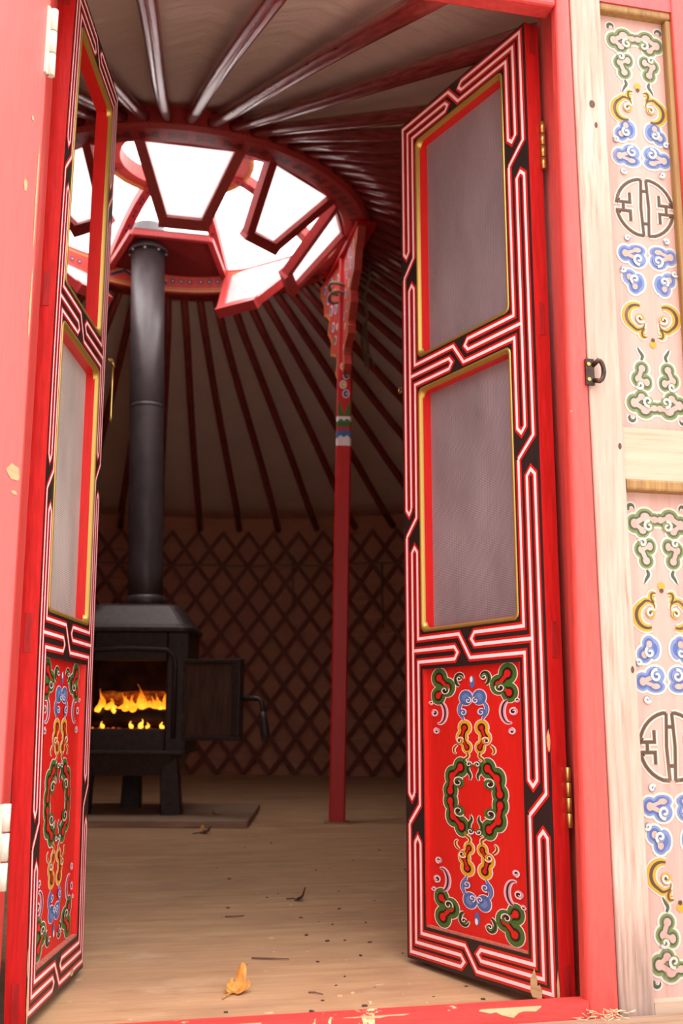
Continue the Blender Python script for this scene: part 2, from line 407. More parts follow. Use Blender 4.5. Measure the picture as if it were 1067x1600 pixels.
# roof canvas (double skin cone)
m = MB(); rings = []
NR = 132
for k in range(NR + 1):
    a = 2 * PI * k / NR
    sag = 0.012 * math.cos(k * PI)               # canvas dips between poles
    o0 = ringpt(CW, 3.30, a, 1.935); i0 = ringpt(CC, 0.884, a, 2.742)
    pts_in = [o0.lerp(i0, t) + Vector((0, 0, (sag - 0.006) * math.sin(PI * t))) for t in [j / 10 for j in range(11)]]
    pts_out = [p + Vector((0, 0, 0.035)) for p in reversed(pts_in)]
    rings.append(pts_in + pts_out)
m.loft(rings, 0, False, True)
struct(m.build('ceiling', 'canvas'))

# outside ground
m = MB(); m.box((-14, -14, -0.32), (16, 1.2, -0.22)); struct(m.build('ground', 'ground'))

# ------------------------------------------------------------------ lattice wall
lat = thing('lattice_wall', 'maroon diamond lattice of wooden slats lining the back wall behind the stove', 'lattice', (CW.x, CW.y, 0))
Hs = 1.83; step = 0.205 / 3.2
slope = 1.33                                    # rise per run
da = Hs / slope / 3.2
a_lo, a_hi = R(-12), R(152)
nsl = 48
for k in range(nsl):
    a0 = a_lo + (a_hi - a_lo) * k / (nsl - 1)
    for sgn, rr in ((1, 3.200), (-1, 3.215)):
        m = MB(); rings = []
        for j in range(9):
            t = j / 8; a = a0 + sgn * da * (t - 0.5)
            p = ringpt(CW, rr, a, 0.004 + Hs * t)
            tang = Vector((-math.sin(a), math.cos(a), 0)) * sgn
            d = (tang / slope + Vector((0, 0, 1))).normalized(); rad = Vector((math.cos(a), math.sin(a), 0))
            w = d.cross(rad).normalized()
            rings.append([p + w * x * 0.016 + rad * y * 0.006 for x, y in ((-1, -1), (1, -1), (1, 1), (-1, 1))])
        m.loft(rings); m.build('slat', 'slat', lat, world=True)
m = MB(); m.tube([ringpt(CW, 3.185, R(-20 + 180 * k / 60), 1.57 + 0.006 * math.sin(k * 1.7)) for k in range(61)], 0.008, 6)
tag(m.build('wall_rope', 'rope'), 'thin dark rope running level around the upper lattice wall', 'rope')
for ax, z0, z1, lb in ((R(70.6), 1.64, 1.23, 'short strap hanging straight down the lattice left of the red post'), (R(58.0), 1.56, 1.08, 'longer strap hanging down the lattice right of the red post')):
    m = MB(); m.tube([ringpt(CW, 3.17, ax + 0.0015 * math.sin(j), z0 + (z1 - z0) * j / 6) for j in range(7)], [0.009, 0.008, 0.007, 0.007, 0.008, 0.010, 0.012], 6)
    tag(m.build('hanging_strap', 'rope'), lb, 'strap')

# ------------------------------------------------------------------ roof poles
NP = 66
for k in range(NP):
    a = 2 * PI * (k + 0.34) / NP
    p0 = ringpt(CW, 3.175, a, 1.852); p1 = ringpt(CC, 0.872, a, 2.700)
    if abs(math.degrees(a) - 270) < 14: p0 = p0 + (p0 - p1).normalized() * 0.085 + Vector((0, 0, 0.05))
    L = (p1 - p0).length
    X = (p1 - p0).normalized(); Yv = Vector((0, 0, 1)).cross(X).normalized(); Z = X.cross(Yv)
    Mx = Matrix((X, Yv, Z)).transposed().to_4x4(); Mx.translation = p0
    m = MB(); rings = []
    for j in range(9):
        t = j / 8; r = 0.026 - 0.006 * t
        wob = 0.006 * math.sin(t * 5 + k) if 0 < j < 8 else 0
        sq = 0.55 if t > 0.6 else 0.15             # rounder outside, squarer near the crown
        ring = []
        for q in range(12):
            th = 2 * PI * q / 12; c, s_ = math.cos(th), math.sin(th)
            e = 1 / max(abs(c), abs(s_)); rr = r * (1 + (e - 1) * sq)
            ring.append((t * L, rr * c + wob, rr * s_))
        rings.append(ring)
    m.loft(rings, 0, True, True)
    o = m.build('roof_pole', 'pole'); o.matrix_world = Mx
    tag(o, 'dark red wooden roof pole running from the crown ring down to the lattice wall', 'roof pole', 'roof poles radiating from the crown')

# ------------------------------------------------------------------ crown
crown = thing('roof_skylight', 'round red roof skylight ring with painted frieze, spokes and hub open to the sky', 'skylight', (CC.x, CC.y, 2.66))
ZR0, ZR1 = 2.655, 2.79
m = MB(); rings = []
for k in range(97):
    a = 2 * PI * k / 96
    rings.append([ringpt(CC, r, a, z) for r, z in ((0.765, ZR0 + 0.006), (0.775, ZR0), (0.870, ZR0), (0.885, ZR0 + 0.015), (0.885, ZR1 - 0.012), (0.87, ZR1), (0.775, ZR1), (0.765, ZR1 - 0.006))])
m.loft(rings, 0, False)
Pu = lambda r, a, l: ringpt(CC, r, a, ZR0 - 0.0006 * l)
for k in range(48):
    a = 2 * PI * k / 48; w = 2 * PI / 48
    m.poly([(0.800, a + w * .15), (0.845, a + w * .15), (0.845, a + w * .35), (0.822, a + w * .5), (0.845, a + w * .65), (0.845, a + w * .85), (0.800, a + w * .85), (0.812, a + w * .5)], Pu, 1, 1)
m.build('outer_ring', ['crown', 'crown_dark'], crown, world=True)
# frieze band painted on the inner face and faint border on the underside
m = MB()
def cyl(r): 
    return lambda s, z, l: ringpt(CC, r - 0.0006 * l - 0.001, s / r, z)
Pf = cyl(0.765)
nseg = 96
def band(z0, z1, l, mi):
    for k in range(nseg):
        s0, s1 = 2 * PI * 0.765 * k / nseg, 2 * PI * 0.765 * (k + 1) / nseg
        m.face([Pf(s0, z0, l), Pf(s1, z0, l), Pf(s1, z1, l), Pf(s0, z1, l)], mi)
band(ZR0 + 0.008, ZR1 - 0.008, 1, 0)
band(ZR0 + 0.010, ZR0 + 0.020, 2, 1); band(ZR1 - 0.030, ZR1 - 0.022, 2, 1); band(ZR0 + 0.026, ZR0 + 0.030, 2, 1)
circ = 2 * PI * 0.765
nm = 32
for k in range(nm):
    s0 = circ * k / nm; w = circ / nm; zc = ZR0 + 0.066
    if k % 4 < 2:      # stepped cloud scallops
        m.ribbon([(s0, zc - 0.018), (s0 + w * 0.25, zc + 0.004), (s0 + w * 0.5, zc + 0.022), (s0 + w * 0.75, zc + 0.004), (s0 + w, zc - 0.018)], 0.014, Pf, 3, 2)
        m.ribbon([(s0, zc - 0.004), (s0 + w * 0.25, zc + 0.016), (s0 + w * 0.5, zc + 0.034), (s0 + w * 0.75, zc + 0.016), (s0 + w, zc - 0.004)], 0.007, Pf, 4, 1)
    else:
        for j in range(3):
            m.disc((s0 + w * (0.2 + 0.3 * j), zc), 0.012, Pf, 3, 2, 10); m.disc((s0 + w * (0.2 + 0.3 * j), zc), 0.005, Pf, 4, 3, 8)
m.build('frieze', ['crown_light', 'ochre', 'navy', 'white'], crown, world=True)
# hub ring and spokes
ZH = 3.0
m = MB(); rings = []
for k in range(49):
    a = 2 * PI * k / 48
    rings.append([ringpt(CC, r, a, z) for r, z in ((0.27, ZH), (0.33, ZH), (0.33, ZH + 0.07), (0.27, ZH + 0.07))])
m.loft(rings, 0, False)
m.tube([ringpt(CC, 0.34, 2 * PI * k / 40, ZH + 0.0) for k in range(40)], 0.012, 8, 1, closed=True)
m.build('hub_ring', ['crown_light', 'ochre'], crown, world=True)
for k in range(8):
    a = R(22.5 + 45 * k)
    m = MB(); pts = []
    for j in range(7):
        t = j / 6; r = 0.79 + (0.29 - 0.79) * t; z = 2.76 + (ZH + 0.02 - 2.76) * math.sin(t * PI / 2 * 0.9) / math.sin(PI / 2 * 0.9)
        pts.append(ringpt(CC, r, a, z))
    tang = Vector((-math.sin(a), math.cos(a), 0))
    rings = []
    for j, p in enumerate(pts):
        d = (pts[min(j + 1, 6)] - pts[max(j - 1, 0)]).normalized(); n = d.cross(tang).normalized()
        rings.append([p + tang * x * 0.024 + n * y * 0.024 for x, y in ((-1, -1), (1, -1), (1, 1), (-1, 1))])
    m.loft(rings)
    for j in range(6):      # dark leaf marks along the spoke
        c = pts[j].lerp(pts[j + 1], 0.5); d = (pts[j + 1] - pts[j]).normalized(); n = d.cross(tang).normalized()
        sgn = -1 if n.z > 0 else 1
        for q in (-0.25, 0.25):
            m.disc((q * 0.06, 0), 0.010, lambda x, y, l: c + d * x + tang * y + n * sgn * (0.0246 + 0.0005 * l), 1, 1, 8, 0.007)
    m.build('spoke', ['crown', 'navy'], crown, world=True)
# solid plate the flue goes through
m = MB()
a0, a1 = R(66), R(114)
def pl(r, a): return ringpt(CC, r, a, 2.752 + (0.77 - r) * 0.36)
def plate_pts(dz): return [pl(0.78, a0) + Vector((0, 0, dz)), pl(0.78, R(90)) + Vector((0, 0.0, dz)), pl(0.78, a1) + Vector((0, 0, dz)), pl(0.50, R(112)) + Vector((0, 0, dz)), pl(0.50, R(68)) + Vector((0, 0, dz))]
m.loft([plate_pts(0), plate_pts(0.015)])
m.build('flue_plate', 'crown_dark', crown, world=True)
m = MB()
for (ra, aa), (rb, ab) in (((0.50, 112), (0.50, 68)), ((0.775, 67), (0.50, 67)), ((0.775, 113), (0.50, 113))):
    m.bar(pl(ra, R(aa)) - Vector((0, 0, 0.014)), pl(rb, R(ab)) - Vector((0, 0, 0.014)), 0.03, 0.026)
for k in range(5):
    p = pl(0.74 - 0.05 * k, R(67)) - Vector((0, 0, 0.0285)); q = pl(0.70 - 0.05 * k, R(67)) - Vector((0, 0, 0.0285))
m.build('plate_batten', 'crown', crown, world=True)

# hanging glazed flaps around the ring
def flap(adeg, rt_=0.52, zt=2.45, hb=0.2, ht=0.083, skew=0.0, zb=2.672):
    a = R(adeg); rad = Vector((math.cos(a), math.sin(a), 0)); tang = Vector((-math.sin(a), math.cos(a), 0))
    base = Vector((CC.x, CC.y, zb)) + rad * 0.752; tip = Vector((CC.x, CC.y, zt)) + rad * rt_ + tang * skew
    b0, b1, t0, t1 = base - tang * hb, base + tang * hb, tip - tang * ht, tip + tang * ht
    n = (tip - base).cross(tang).normalized()
    if n.z < 0: n = -n
    m = MB()
    for p, q in ((b0, t0), (b1, t1)): m.bar(p, q, 0.040, 0.040, n)
    e = (tip - base).normalized()
    m.bar(t0 - tang * 0.02, t1 + tang * 0.02, 0.046, 0.05, n)
    m.bar(b0, b1, 0.02, 0.026, n)
    fr = m.build('skylight_flap', 'crown', crown, world=True)
    m = MB()
    def q(dn): return [b0 + n * dn, b1 + n * dn, t1 + n * dn, t0 + n * dn]
    m.loft([q(0.004), q(0.008)])
    m.build('pane', 'pane', fr, world=True)
for args in ((-90,), (-50, 0.52, 2.46, 0.2, 0.08), (-19, 0.50, 2.45, 0.145, 0.09, 0.16), (44, 0.40, 2.405, 0.30, 0.10, -0.045, 2.775), (135, 0.52, 2.46), (180, 0.52, 2.46), (-135, 0.52, 2.47)):
    flap(*args)

# ------------------------------------------------------------------ support post with winged capital
PX, PY = 1.05, 4.70
prot = R(-12)
pm = Matrix.Translation(Vector((PX - 0.008, PY, 0))) @ Matrix.Rotation(0.013, 4, 'Y') @ Matrix.Rotation(prot, 4, 'Z')
post = thing('support_post', 'tall red square post with painted bands and carved wings under the roof crown', 'post', mat=pm)
m = MB(); h = 0.036; c = 0.007
def oct_(z, k=1.0):
    x = h * k; q = [(-x + c, -x), (x - c, -x), (x, -x + c), (x, x - c), (x - c, x), (-x + c, x), (-x, x - c), (-x, -x + c)]
    return [(i, j, z) for i, j in q]
bands = [(0.0, 1.70, 0), (1.70, 1.735, 1), (1.735, 1.765, 2), (1.765, 1.79, 0), (1.79, 1.815, 3), (1.815, 1.84, 1), (1.84, 2.645, 0)]
for z0, z1, mi in bands: m.loft([oct_(z0), oct_(z1)], mi)
# zigzag upper edges of the bands and an ornament on the two seen faces
for nx, ny, tx, ty in ((0, -1, 1, 0), (-1, 0, 0, -1)):
    Pp = lambda x, y, l, nx=nx, ny=ny, tx=tx, ty=ty: (nx * (h + 0.0005 * l) + tx * x, ny * (h + 0.0005 * l) + ty * x, y)
    for zz, mi in ((1.735, 1), (1.765, 2), (1.815, 3)):
        m.poly([(-0.028, zz), (0.028, zz), (0.028, zz + 0.004), (0.014, zz + 0.014), (0, zz + 0.003), (-0.014, zz + 0.014), (-0.028, zz + 0.004)], Pp, 2, mi)
    m.poly([(-0.029, 1.842), (0.029, 1.842), (0.029, 1.92), (0.018, 1.90), (0, 1.845), (-0.018, 1.90), (-0.029, 1.92)], Pp, 1, 3)
    if nx: m.poly([(-0.029, 1.845), (0.029, 1.845), (0.029, 2.60), (-0.029, 2.60)], Pp, 0.3, 6)
    for k in range(4):
        if nx: break
        zz = 1.95 + 0.045 * k; mi = 5 if k % 2 else 4
        m.disc((0.007 * (-1) ** k, zz), 0.017, Pp, 1, 1, 12, 0.021); m.disc((0.007 * (-1) ** k, zz), 0.012, Pp, 2, mi, 12, 0.016); m.disc((0.007 * (-1) ** k + 0.003, zz), 0.005, Pp, 3, 1, 8)
m.build('shaft', ['post', 'white', 'blue', 'green', 'navy', 'ochre', 'post_pale'], post)
# wings: profile in (y, z), following the crown ring
prof = [(0.0, 2.045), (0.035, 2.05), (0.06, 2.08), (0.048, 2.11), (0.035, 2.13), (0.05, 2.165), (0.10, 2.185), (0.145, 2.20), (0.15, 2.235), (0.135, 2.26), (0.17, 2.30), (0.205, 2.33), (0.20, 2.37), (0.185, 2.395), (0.23, 2.43), (0.28, 2.455), (0.285, 2.50), (0.30, 2.54), (0.345, 2.57), (0.36, 2.63), (0.0, 2.645)]
for s in (1, -1):
    m = MB()
    wa = R(17 if s > 0 else 9); wc, ws = math.cos(wa), math.sin(wa)
    f = lambda y, z, d, s=s: (d * wc - s * (y + h * 0.9) * ws, d * ws + s * (y + h * 0.9) * wc, z)
    m.prism(prof, f, -0.018, 0.018, 0)
    edge = [(y * 0.93, z + 0.006) for y, z in prof[1:-1]]
    m.ribbon([(y, z) for y, z in edge], 0.012, lambda y, z, l: f(y, z, -0.018 - 0.0006 * l), 1, 1)
    for y, z, r in ((0.03, 2.17, 0.018), (0.07, 2.26, 0.024), (0.04, 2.32, 0.022), (0.11, 2.34, 0.026), (0.07, 2.42, 0.026), (0.15, 2.44, 0.028), (0.10, 2.51, 0.028), (0.2, 2.52, 0.03), (0.05, 2.57, 0.024), (0.15, 2.59, 0.024), (0.26, 2.59, 0.024)):
        Pw = lambda a, b, l, f=f: f(a, b, -0.018 - 0.0006 * l)
        mi = 2 + rnd.randrange(4)
        m.disc((y, z), r, Pw, 2, 1 if mi > 3 else 5, 14); m.disc((y + 0.003, z), r * 0.72, Pw, 3, mi, 14); m.disc((y + 0.004, z - 0.003), r * 0.3, Pw, 4, 1, 10)
    m.build('carved_wing', ['crown_light', 'ochre', 'blue', 'green', 'navy', 'white'], post)
m = MB(); m.box((-0.045, -0.40, 2.632), (0.045, 0.40, 2.652), 0, Matrix.Rotation(R(12), 4, 'Z'))
m.build('cap_board', ['post'], post)
m = MB(); m.box((-0.055, -0.055, 0), (0.055, 0.055, 0.006)); m.build('base_plate', 'hearth', post)
# rope ties on the post
m = MB()
for q in range(2):
    m.tube([(PX + 0.058 * math.cos(t) - 0.0, PY + 0.058 * math.sin(t) , 2.44 + 0.05 * q + 0.012 * math.sin(t * 2 + q)) for t in (2 * PI * k / 20 for k in range(20))], 0.008, 6, closed=True)
m.tube([(PX + 0.055, PY - 0.04, 2.46), (PX + 0.10, PY - 0.05, 2.42), (PX + 0.12, PY - 0.04, 2.34), (PX + 0.09, PY - 0.03, 2.25)], 0.009, 6)
m.tube([(PX + 0.10, PY - 0.05, 2.42), (PX + 0.125, PY - 0.05, 2.52), (PX + 0.135, PY - 0.04, 2.62)], 0.007, 6)
for q in range(9):
    x0 = PX + 0.10 + rnd.uniform(-0.01, 0.015)
    m.tube([(x0, PY - 0.04, 2.30), (x0 + rnd.uniform(-0.01, 0.02), PY - 0.04, 2.2), (x0 + rnd.uniform(-0.0, 0.04), PY - 0.04 + rnd.uniform(-.01, .01), rnd.uniform(2.05, 2.12))], 0.0035, 5)
tag(m.build('hair_rope', 'rope'), 'pale hair rope looped around the top of the red post with frayed end', 'rope')

# ------------------------------------------------------------------ hearth, stove, fire
sd = R(-12.0)
S0 = Vector((0.168, 5.09, 0.03))
hm_ = Matrix.Translation(Vector((0.12, 5.05, 0))) @ Matrix.Rotation(sd, 4, 'Z')
m = MB(); m.box((-0.72, -0.385, 0.0), (0.60, 0.43, 0.03))
o = m.build('hearth_board', 'hearth', bevel=0.003); o.matrix_world = hm_; tag(o, 'flat dusty hearth board lying on the floor under the black stove', 'hearth')

sm = Matrix.Translation(S0) @ Matrix.Rotation(sd, 4, 'Z')
stove = thing('wood_stove', 'black cast iron wood stove with open door, burning fire and tall flue', 'stove', mat=sm)
HW, DF, DB = 0.262, -0.20, 0.20
Z0, Z1 = 0.265, 0.805
def rrect(hx, y0, y1, z, r=0.05, n=5):
    out = []
    for cx_, cy_, a0 in ((hx - r, y1 - r, 0), (-hx + r, y1 - r, 90), (-hx + r, y0 + r, 180), (hx - r, y0 + r, 270)):
        for k in range(n + 1):
            a = R(a0 + 90 * k / n); out.append((cx_ + r * math.cos(a), cy_ + r * math.sin(a), z))
    return out
m = MB()
m.box((-HW, DF, Z0), (-0.165, DF + 0.03, Z1)); m.box((0.165, DF, Z0), (HW, DF + 0.03, Z1))
m.box((-0.165, DF, Z0), (0.165, DF + 0.03, 0.372)); m.box((-0.165, DF, 0.672), (0.165, DF + 0.03, Z1))
m.box((-HW, DF + 0.03, Z0), (-HW + 0.025, DB, Z1)); m.box((HW - 0.025, DF + 0.03, Z0), (HW, DB, Z1))
m.box((-HW, DB - 0.025, Z0), (HW, DB, Z1)); m.box((-HW + .025, DF + .03, Z0), (HW - .025, DB - .025, Z0 + .03)); m.box((-HW + .025, DF + .03, Z1 - .02), (HW - .025, DB - .025, Z1))
m.build('body', 'iron', stove, bevel=0.008)
m = MB()   # arched raised moulding round the fire opening
arch = [(0.205, 0.33), (0.205, 0.66), (0.195, 0.70), (0.165, 0.722), (0, 0.728), (-0.165, 0.722), (-0.195, 0.70), (-0.205, 0.66), (-0.205, 0.33)]
m.tube([(x, DF - 0.004, z) for x, z in arch], 0.012, 8)
m.build('door_surround', 'iron', stove)
m = MB(); m.box((-HW + .026, DB - .05, 0.30), (HW - .026, DB - .026, 0.78)); m.box((-HW + .026, DF + .031, 0.30), (-HW + .05, DB - .05, 0.78)); m.box((HW - .05, DF + .031, 0.30), (HW - .026, DB - .05, 0.78)); m.box((-HW + .05, DF + .031, 0.296), (HW - .05, DB - .05, 0.345))
m.build('firebrick_lining', 'brick', stove)
m = MB()   # flared top hood
m.loft([rrect(0.282, DF - 0.03, DB + 0.02, 0.802, 0.06), rrect(0.282, DF - 0.03, DB + 0.02, 0.822, 0.06), rrect(0.262, DF - 0.01, DB + 0.01, 0.838, 0.06), rrect(0.20, DF + 0.06, DB - 0.04, 0.925, 0.06), rrect(0.185, DF + 0.08, DB - 0.06, 0.935, 0.05)], 0, True, False)
m.build('top_plate', 'iron', stove, bevel=0.004)
m = MB(); m.loft([rrect(0.275, DF - 0.06, DB, 0.262, 0.04), rrect(0.275, DF - 0.06, DB, 0.278, 0.04)]); m.build('ash_shelf', 'iron', stove, bevel=0.004)
m = MB(); m.loft([rrect(0.20, DF + 0.03, DB - 0.03, 0.165, 0.06), rrect(0.245, DF + 0.0, DB - 0.01, 0.262, 0.06)]); m.build('base_pan', 'iron', stove)
for x, y, dx in ((0.185, DF + 0.045, 0.02), (-0.185, DF + 0.045, -0.02), (-0.035, DB - 0.03, 0.0)):
    m = MB(); m.bar((x, y, 0.25), (x + dx, y - 0.01 * (y < 0), 0.0), 0.078, 0.05, (0, 1, 0), 0, 0.006, 0.095, 0.06); m.build('leg', 'iron', stove)
# flue pipe with joints
top_pt = Vector((0.137, 5.195, 2.93))
inv = sm.inverted(); pt = inv @ top_pt
pb = Vector((0.025, 0.0, 0.93))
m = MB(); fl = lambda t: pb.lerp(pt, t)
m.tube([fl(k / 12) for k in range(13)], 0.083, 28)
m.tube([fl(0.0), fl(0.004), fl(0.022), fl(0.026)], [0.083, 0.094, 0.094, 0.0845], 28)
for t in (0.503,):
    m.tube([fl(t - 0.004), fl(t - 0.003), fl(t + 0.003), fl(t + 0.004)], [0.083, 0.0855, 0.0855, 0.083], 28)
m.tube([fl(t) for t in (0.51, 0.512, 0.93)], [0.083, 0.0845, 0.0845], 28)
m.build('flue_pipe', 'pipe', stove)
m = MB(); col = fl(0.925); m.tube([col, col + (pt - pb).normalized() * 0.02], 0.1, 28); 
for k in range(8):
    a = 2 * PI * k / 8; m.tube([col + Vector((0.092 * math.cos(a), 0.092 * math.sin(a), -0.006)), col + Vector((0.092 * math.cos(a), 0.092 * math.sin(a), 0.0))], 0.006, 6, 1)
m.build('flue_collar', ['pipe', 'worn_white'], stove)
# open stove door
hx, hy = HW - 0.008, DF - 0.012
ang = R(-22)
D = lambda x, y, z: Vector((hx + x * math.cos(ang) - y * math.sin(ang), hy + x * math.sin(ang) + y * math.cos(ang), z - 0.022))
T = lambda q: D(q.x, q.y, q.z)
m = MB()
m.box((0.004, 0.0, 0.345), (0.285, 0.018, 0.70), 0, T)
for a_, b_ in (((0.004, -0.028, 0.345), (0.285, 0.0, 0.365)), ((0.004, -0.028, 0.68), (0.285, 0.0, 0.70)), ((0.004, -0.028, 0.365), (0.018, 0.0, 0.68)), ((0.245, -0.028, 0.365), (0.285, 0.0, 0.68))):
    m.box(a_, b_, 0, T)
sdoor = m.build('stove_door', 'iron', stove, bevel=0.005)
m = MB(); m.box((0.018, -0.022, 0.368), (0.245, -0.0005, 0.678), 0, T); m.build('baffle_plate', 'iron_warm', sdoor)
m = MB(); m.tube([D(0.285, -0.008, 0.53), D(0.37, -0.012, 0.527), D(0.385, -0.014, 0.515), D(0.40, -0.02, 0.46)], 0.012, 8)
m.tube([D(0.395, -0.02, 0.47), D(0.402, -0.022, 0.44), D(0.41, -0.024, 0.38), D(0.412, -0.024, 0.345)], [0.013, 0.016, 0.021, 0.014], 10)
m.build('door_handle', 'iron', sdoor)
for z in (0.415, 0.60):
    m = MB(); m.tube([(hx - 0.004, hy, z - 0.015), (hx - 0.004, hy, z + 0.015)], 0.011, 10); m.build('stove_hinge', 'brass', stove)
# fire: logs, ember bed, flames
def S(x, y, z): return sm @ Vector((x, y, z))
for (p, q, r, lb) in (((-0.18, -0.055, 0.424), (0.17, -0.07, 0.424), 0.04, 'charred log lying in front in the stove fire'),
                      ((-0.19, 0.055, 0.432), (0.15, 0.05, 0.432), 0.048, 'burning log at the back of the stove fire'),
                      ((-0.16, -0.02, 0.505), (0.13, 0.0, 0.512), 0.03, 'thin log lying across the top of the burning fire')):
    m = MB(); P0, P1 = S(*p), S(*q)
    m.tube([P0.lerp(P1, k / 6) + Vector((0, 0, 0.004 * math.sin(k * 2))) for k in range(7)], [r * (1 + 0.08 * math.sin(k * 3.1)) for k in range(7)], 12)
    tag(m.build('log', 'glow_log' if 'thin' in lb else 'log', loc=P0), lb, 'log')
m = MB(); rings = []
for j in range(9):
    y = -0.155 + 0.25 * j / 8
    rings.append([S(-0.205 + 0.41 * k / 20, y, 0.350 + 0.028 * math.sin(PI * j / 8) * (0.6 + 0.4 * math.sin(k * 2.3 + j * 1.9))) for k in range(21)])
m.loft(rings, 0, False, False, False)
o = tag(m.build('ember_bed', 'ember'), 'bed of glowing orange embers on the stove floor', 'embers'); o['kind'] = 'stuff'
m = MB()
fl_list = [(0.0, -0.125, 0.372, 0.012, 0.03, 0), (0.05, -0.13, 0.372, 0.014, 0.04, 0.004), (0.08, -0.13, 0.372, 0.010, 0.025, 0), (0.14, -0.125, 0.37, 0.012, 0.03, 0), (-0.13, -0.125, 0.372, 0.012, 0.028, 0), (0.15, -0.07, 0.445, 0.022, 0.135, 0.014), (0.045, -0.07, 0.45, 0.03, 0.12, -0.03), (-0.03, -0.075, 0.445, 0.026, 0.085, -0.02)]
for k in range(20):
    fx_ = -0.17 + 0.335 * (k + 0.5) / 20 + rnd.uniform(-0.008, 0.008)
    fl_list.append((fx_, rnd.uniform(-0.10, -0.02), rnd.uniform(0.43, 0.45) + 0.012 * math.sin(fx_ * 30), rnd.uniform(0.012, 0.026), rnd.uniform(0.03, 0.075) + 0.045 * rnd.random() ** 3, rnd.uniform(-0.03, 0.03)))
for x, y, z, w, hgt, lean in fl_list:
    pts, rr = [], []
    for j in range(8):
        t = j / 7; pts.append(S(x + lean * t * t + 0.004 * math.sin(t * 7 + x * 50), y, z + hgt * t))
        rr.append(max(0.0015, w * (math.sin(PI * min(1, t * 0.9 + 0.25)) ** 1.3) * (1 - t * 0.55)))
    m.tube(pts, rr, 8)
o = tag(m.build('flames', 'flame'), 'yellow and orange flames burning in the open stove', 'fire'); o['kind'] = 'stuff'

# ------------------------------------------------------------------ painting helpers (clouds and scrolls)
def spiral(c, r, turns=1.25, start=0.0, flip=1, n=16, inner=0.18):
    return [(c[0] + (r * (1 - (1 - inner) * t)) * math.cos(start + flip * 2 * PI * turns * t), c[1] + (r * (1 - (1 - inner) * t)) * math.sin(start + flip * 2 * PI * turns * t)) for t in (k / n for k in range(n + 1))]
class Art:
    """paints motifs on a plane; all indexes are material slots"""
    def __init__(s, mb, P, white, dark, ground, line=0.0045):
        s.m, s.P, s.w, s.d, s.g, s.l = mb, P, white, dark, ground, line
    def blob(s, discs, col, core=0.42, dk=0.66, dark=None):
        """discs: (x, y, rx, ry)"""
        d = s.d if dark is None else dark
        for x, y, rx, ry in discs: s.m.disc((x, y), rx + s.l * 0.8, s.P, 1, s.w, 18, ry + s.l * 0.8)
        for x, y, rx, ry in discs: s.m.disc((x, y), rx, s.P, 2, col, 18, ry)
        if dk:
            for x, y, rx, ry in discs: s.m.disc((x, y), rx * dk, s.P, 3, d, 16, ry * dk)
            for i in range(len(discs) - 1):
                a, b = discs[i], discs[i + 1]
                s.m.ribbon([a[:2], b[:2]], min(a[2], a[3], b[2], b[3]) * dk * 1.4, s.P, 3, d)
        if core:
            for x, y, rx, ry in discs: s.m.disc((x, y), rx * core, s.P, 4, s.g, 14, ry * core)
            for i in range(len(discs) - 1):
                a, b = discs[i], discs[i + 1]
                s.m.ribbon([a[:2], b[:2]], min(a[2], a[3], b[2], b[3]) * core * 1.2, s.P, 4, s.g)
    def curl(s, c, r, col, start=0.0, flip=1, turns=1.2, dark=None, over=True):
        k = 5 if over else 1
        d = s.d if dark is None else dark
        s.m.disc(c, r, s.P, k, col, 18)
        s.m.disc((c[0] + r * 0.18 * math.cos(start + 2), c[1] + r * 0.18 * math.sin(start + 2)), r * 0.55, s.P, k + 1, d, 14)
        s.m.ribbon(spiral(c, r, turns, start, flip), [s.l * (1 - 0.3 * t / 16) for t in range(17)], s.P, k + 2, s.w)
    def hook(s, pts, w, col, dark=None):
        """tapering comma stroke with a white edge"""
        for _ in range(2):                       # round the corners of the stroke
            q = [pts[0]]
            for (xa, ya), (xb, yb) in zip(pts, pts[1:]):
                q += [(xa * .75 + xb * .25, ya * .75 + yb * .25), (xa * .25 + xb * .75, ya * .25 + yb * .75)]
            pts = q + [pts[-1]]
        n = len(pts)
        ws = [w * math.sin(PI * (0.18 + 0.8 * k / (n - 1))) for k in range(n)]
        s.m.ribbon(pts, [x + s.l * 1.3 for x in ws], s.P, 1, s.w); s.m.ribbon(pts, ws, s.P, 2, col)
        s.m.ribbon([(x, y) for x, y in pts], [x * 0.35 for x in ws], s.P, 3, s.d if dark is None else dark)
def arc(c, r, a0, a1, n=10, ry=None):
    ry = ry or r
    return [(c[0] + r * math.cos(R(a0 + (a1 - a0) * k / n)), c[1] + ry * math.sin(R(a0 + (a1 - a0) * k / n))) for k in range(n + 1)]

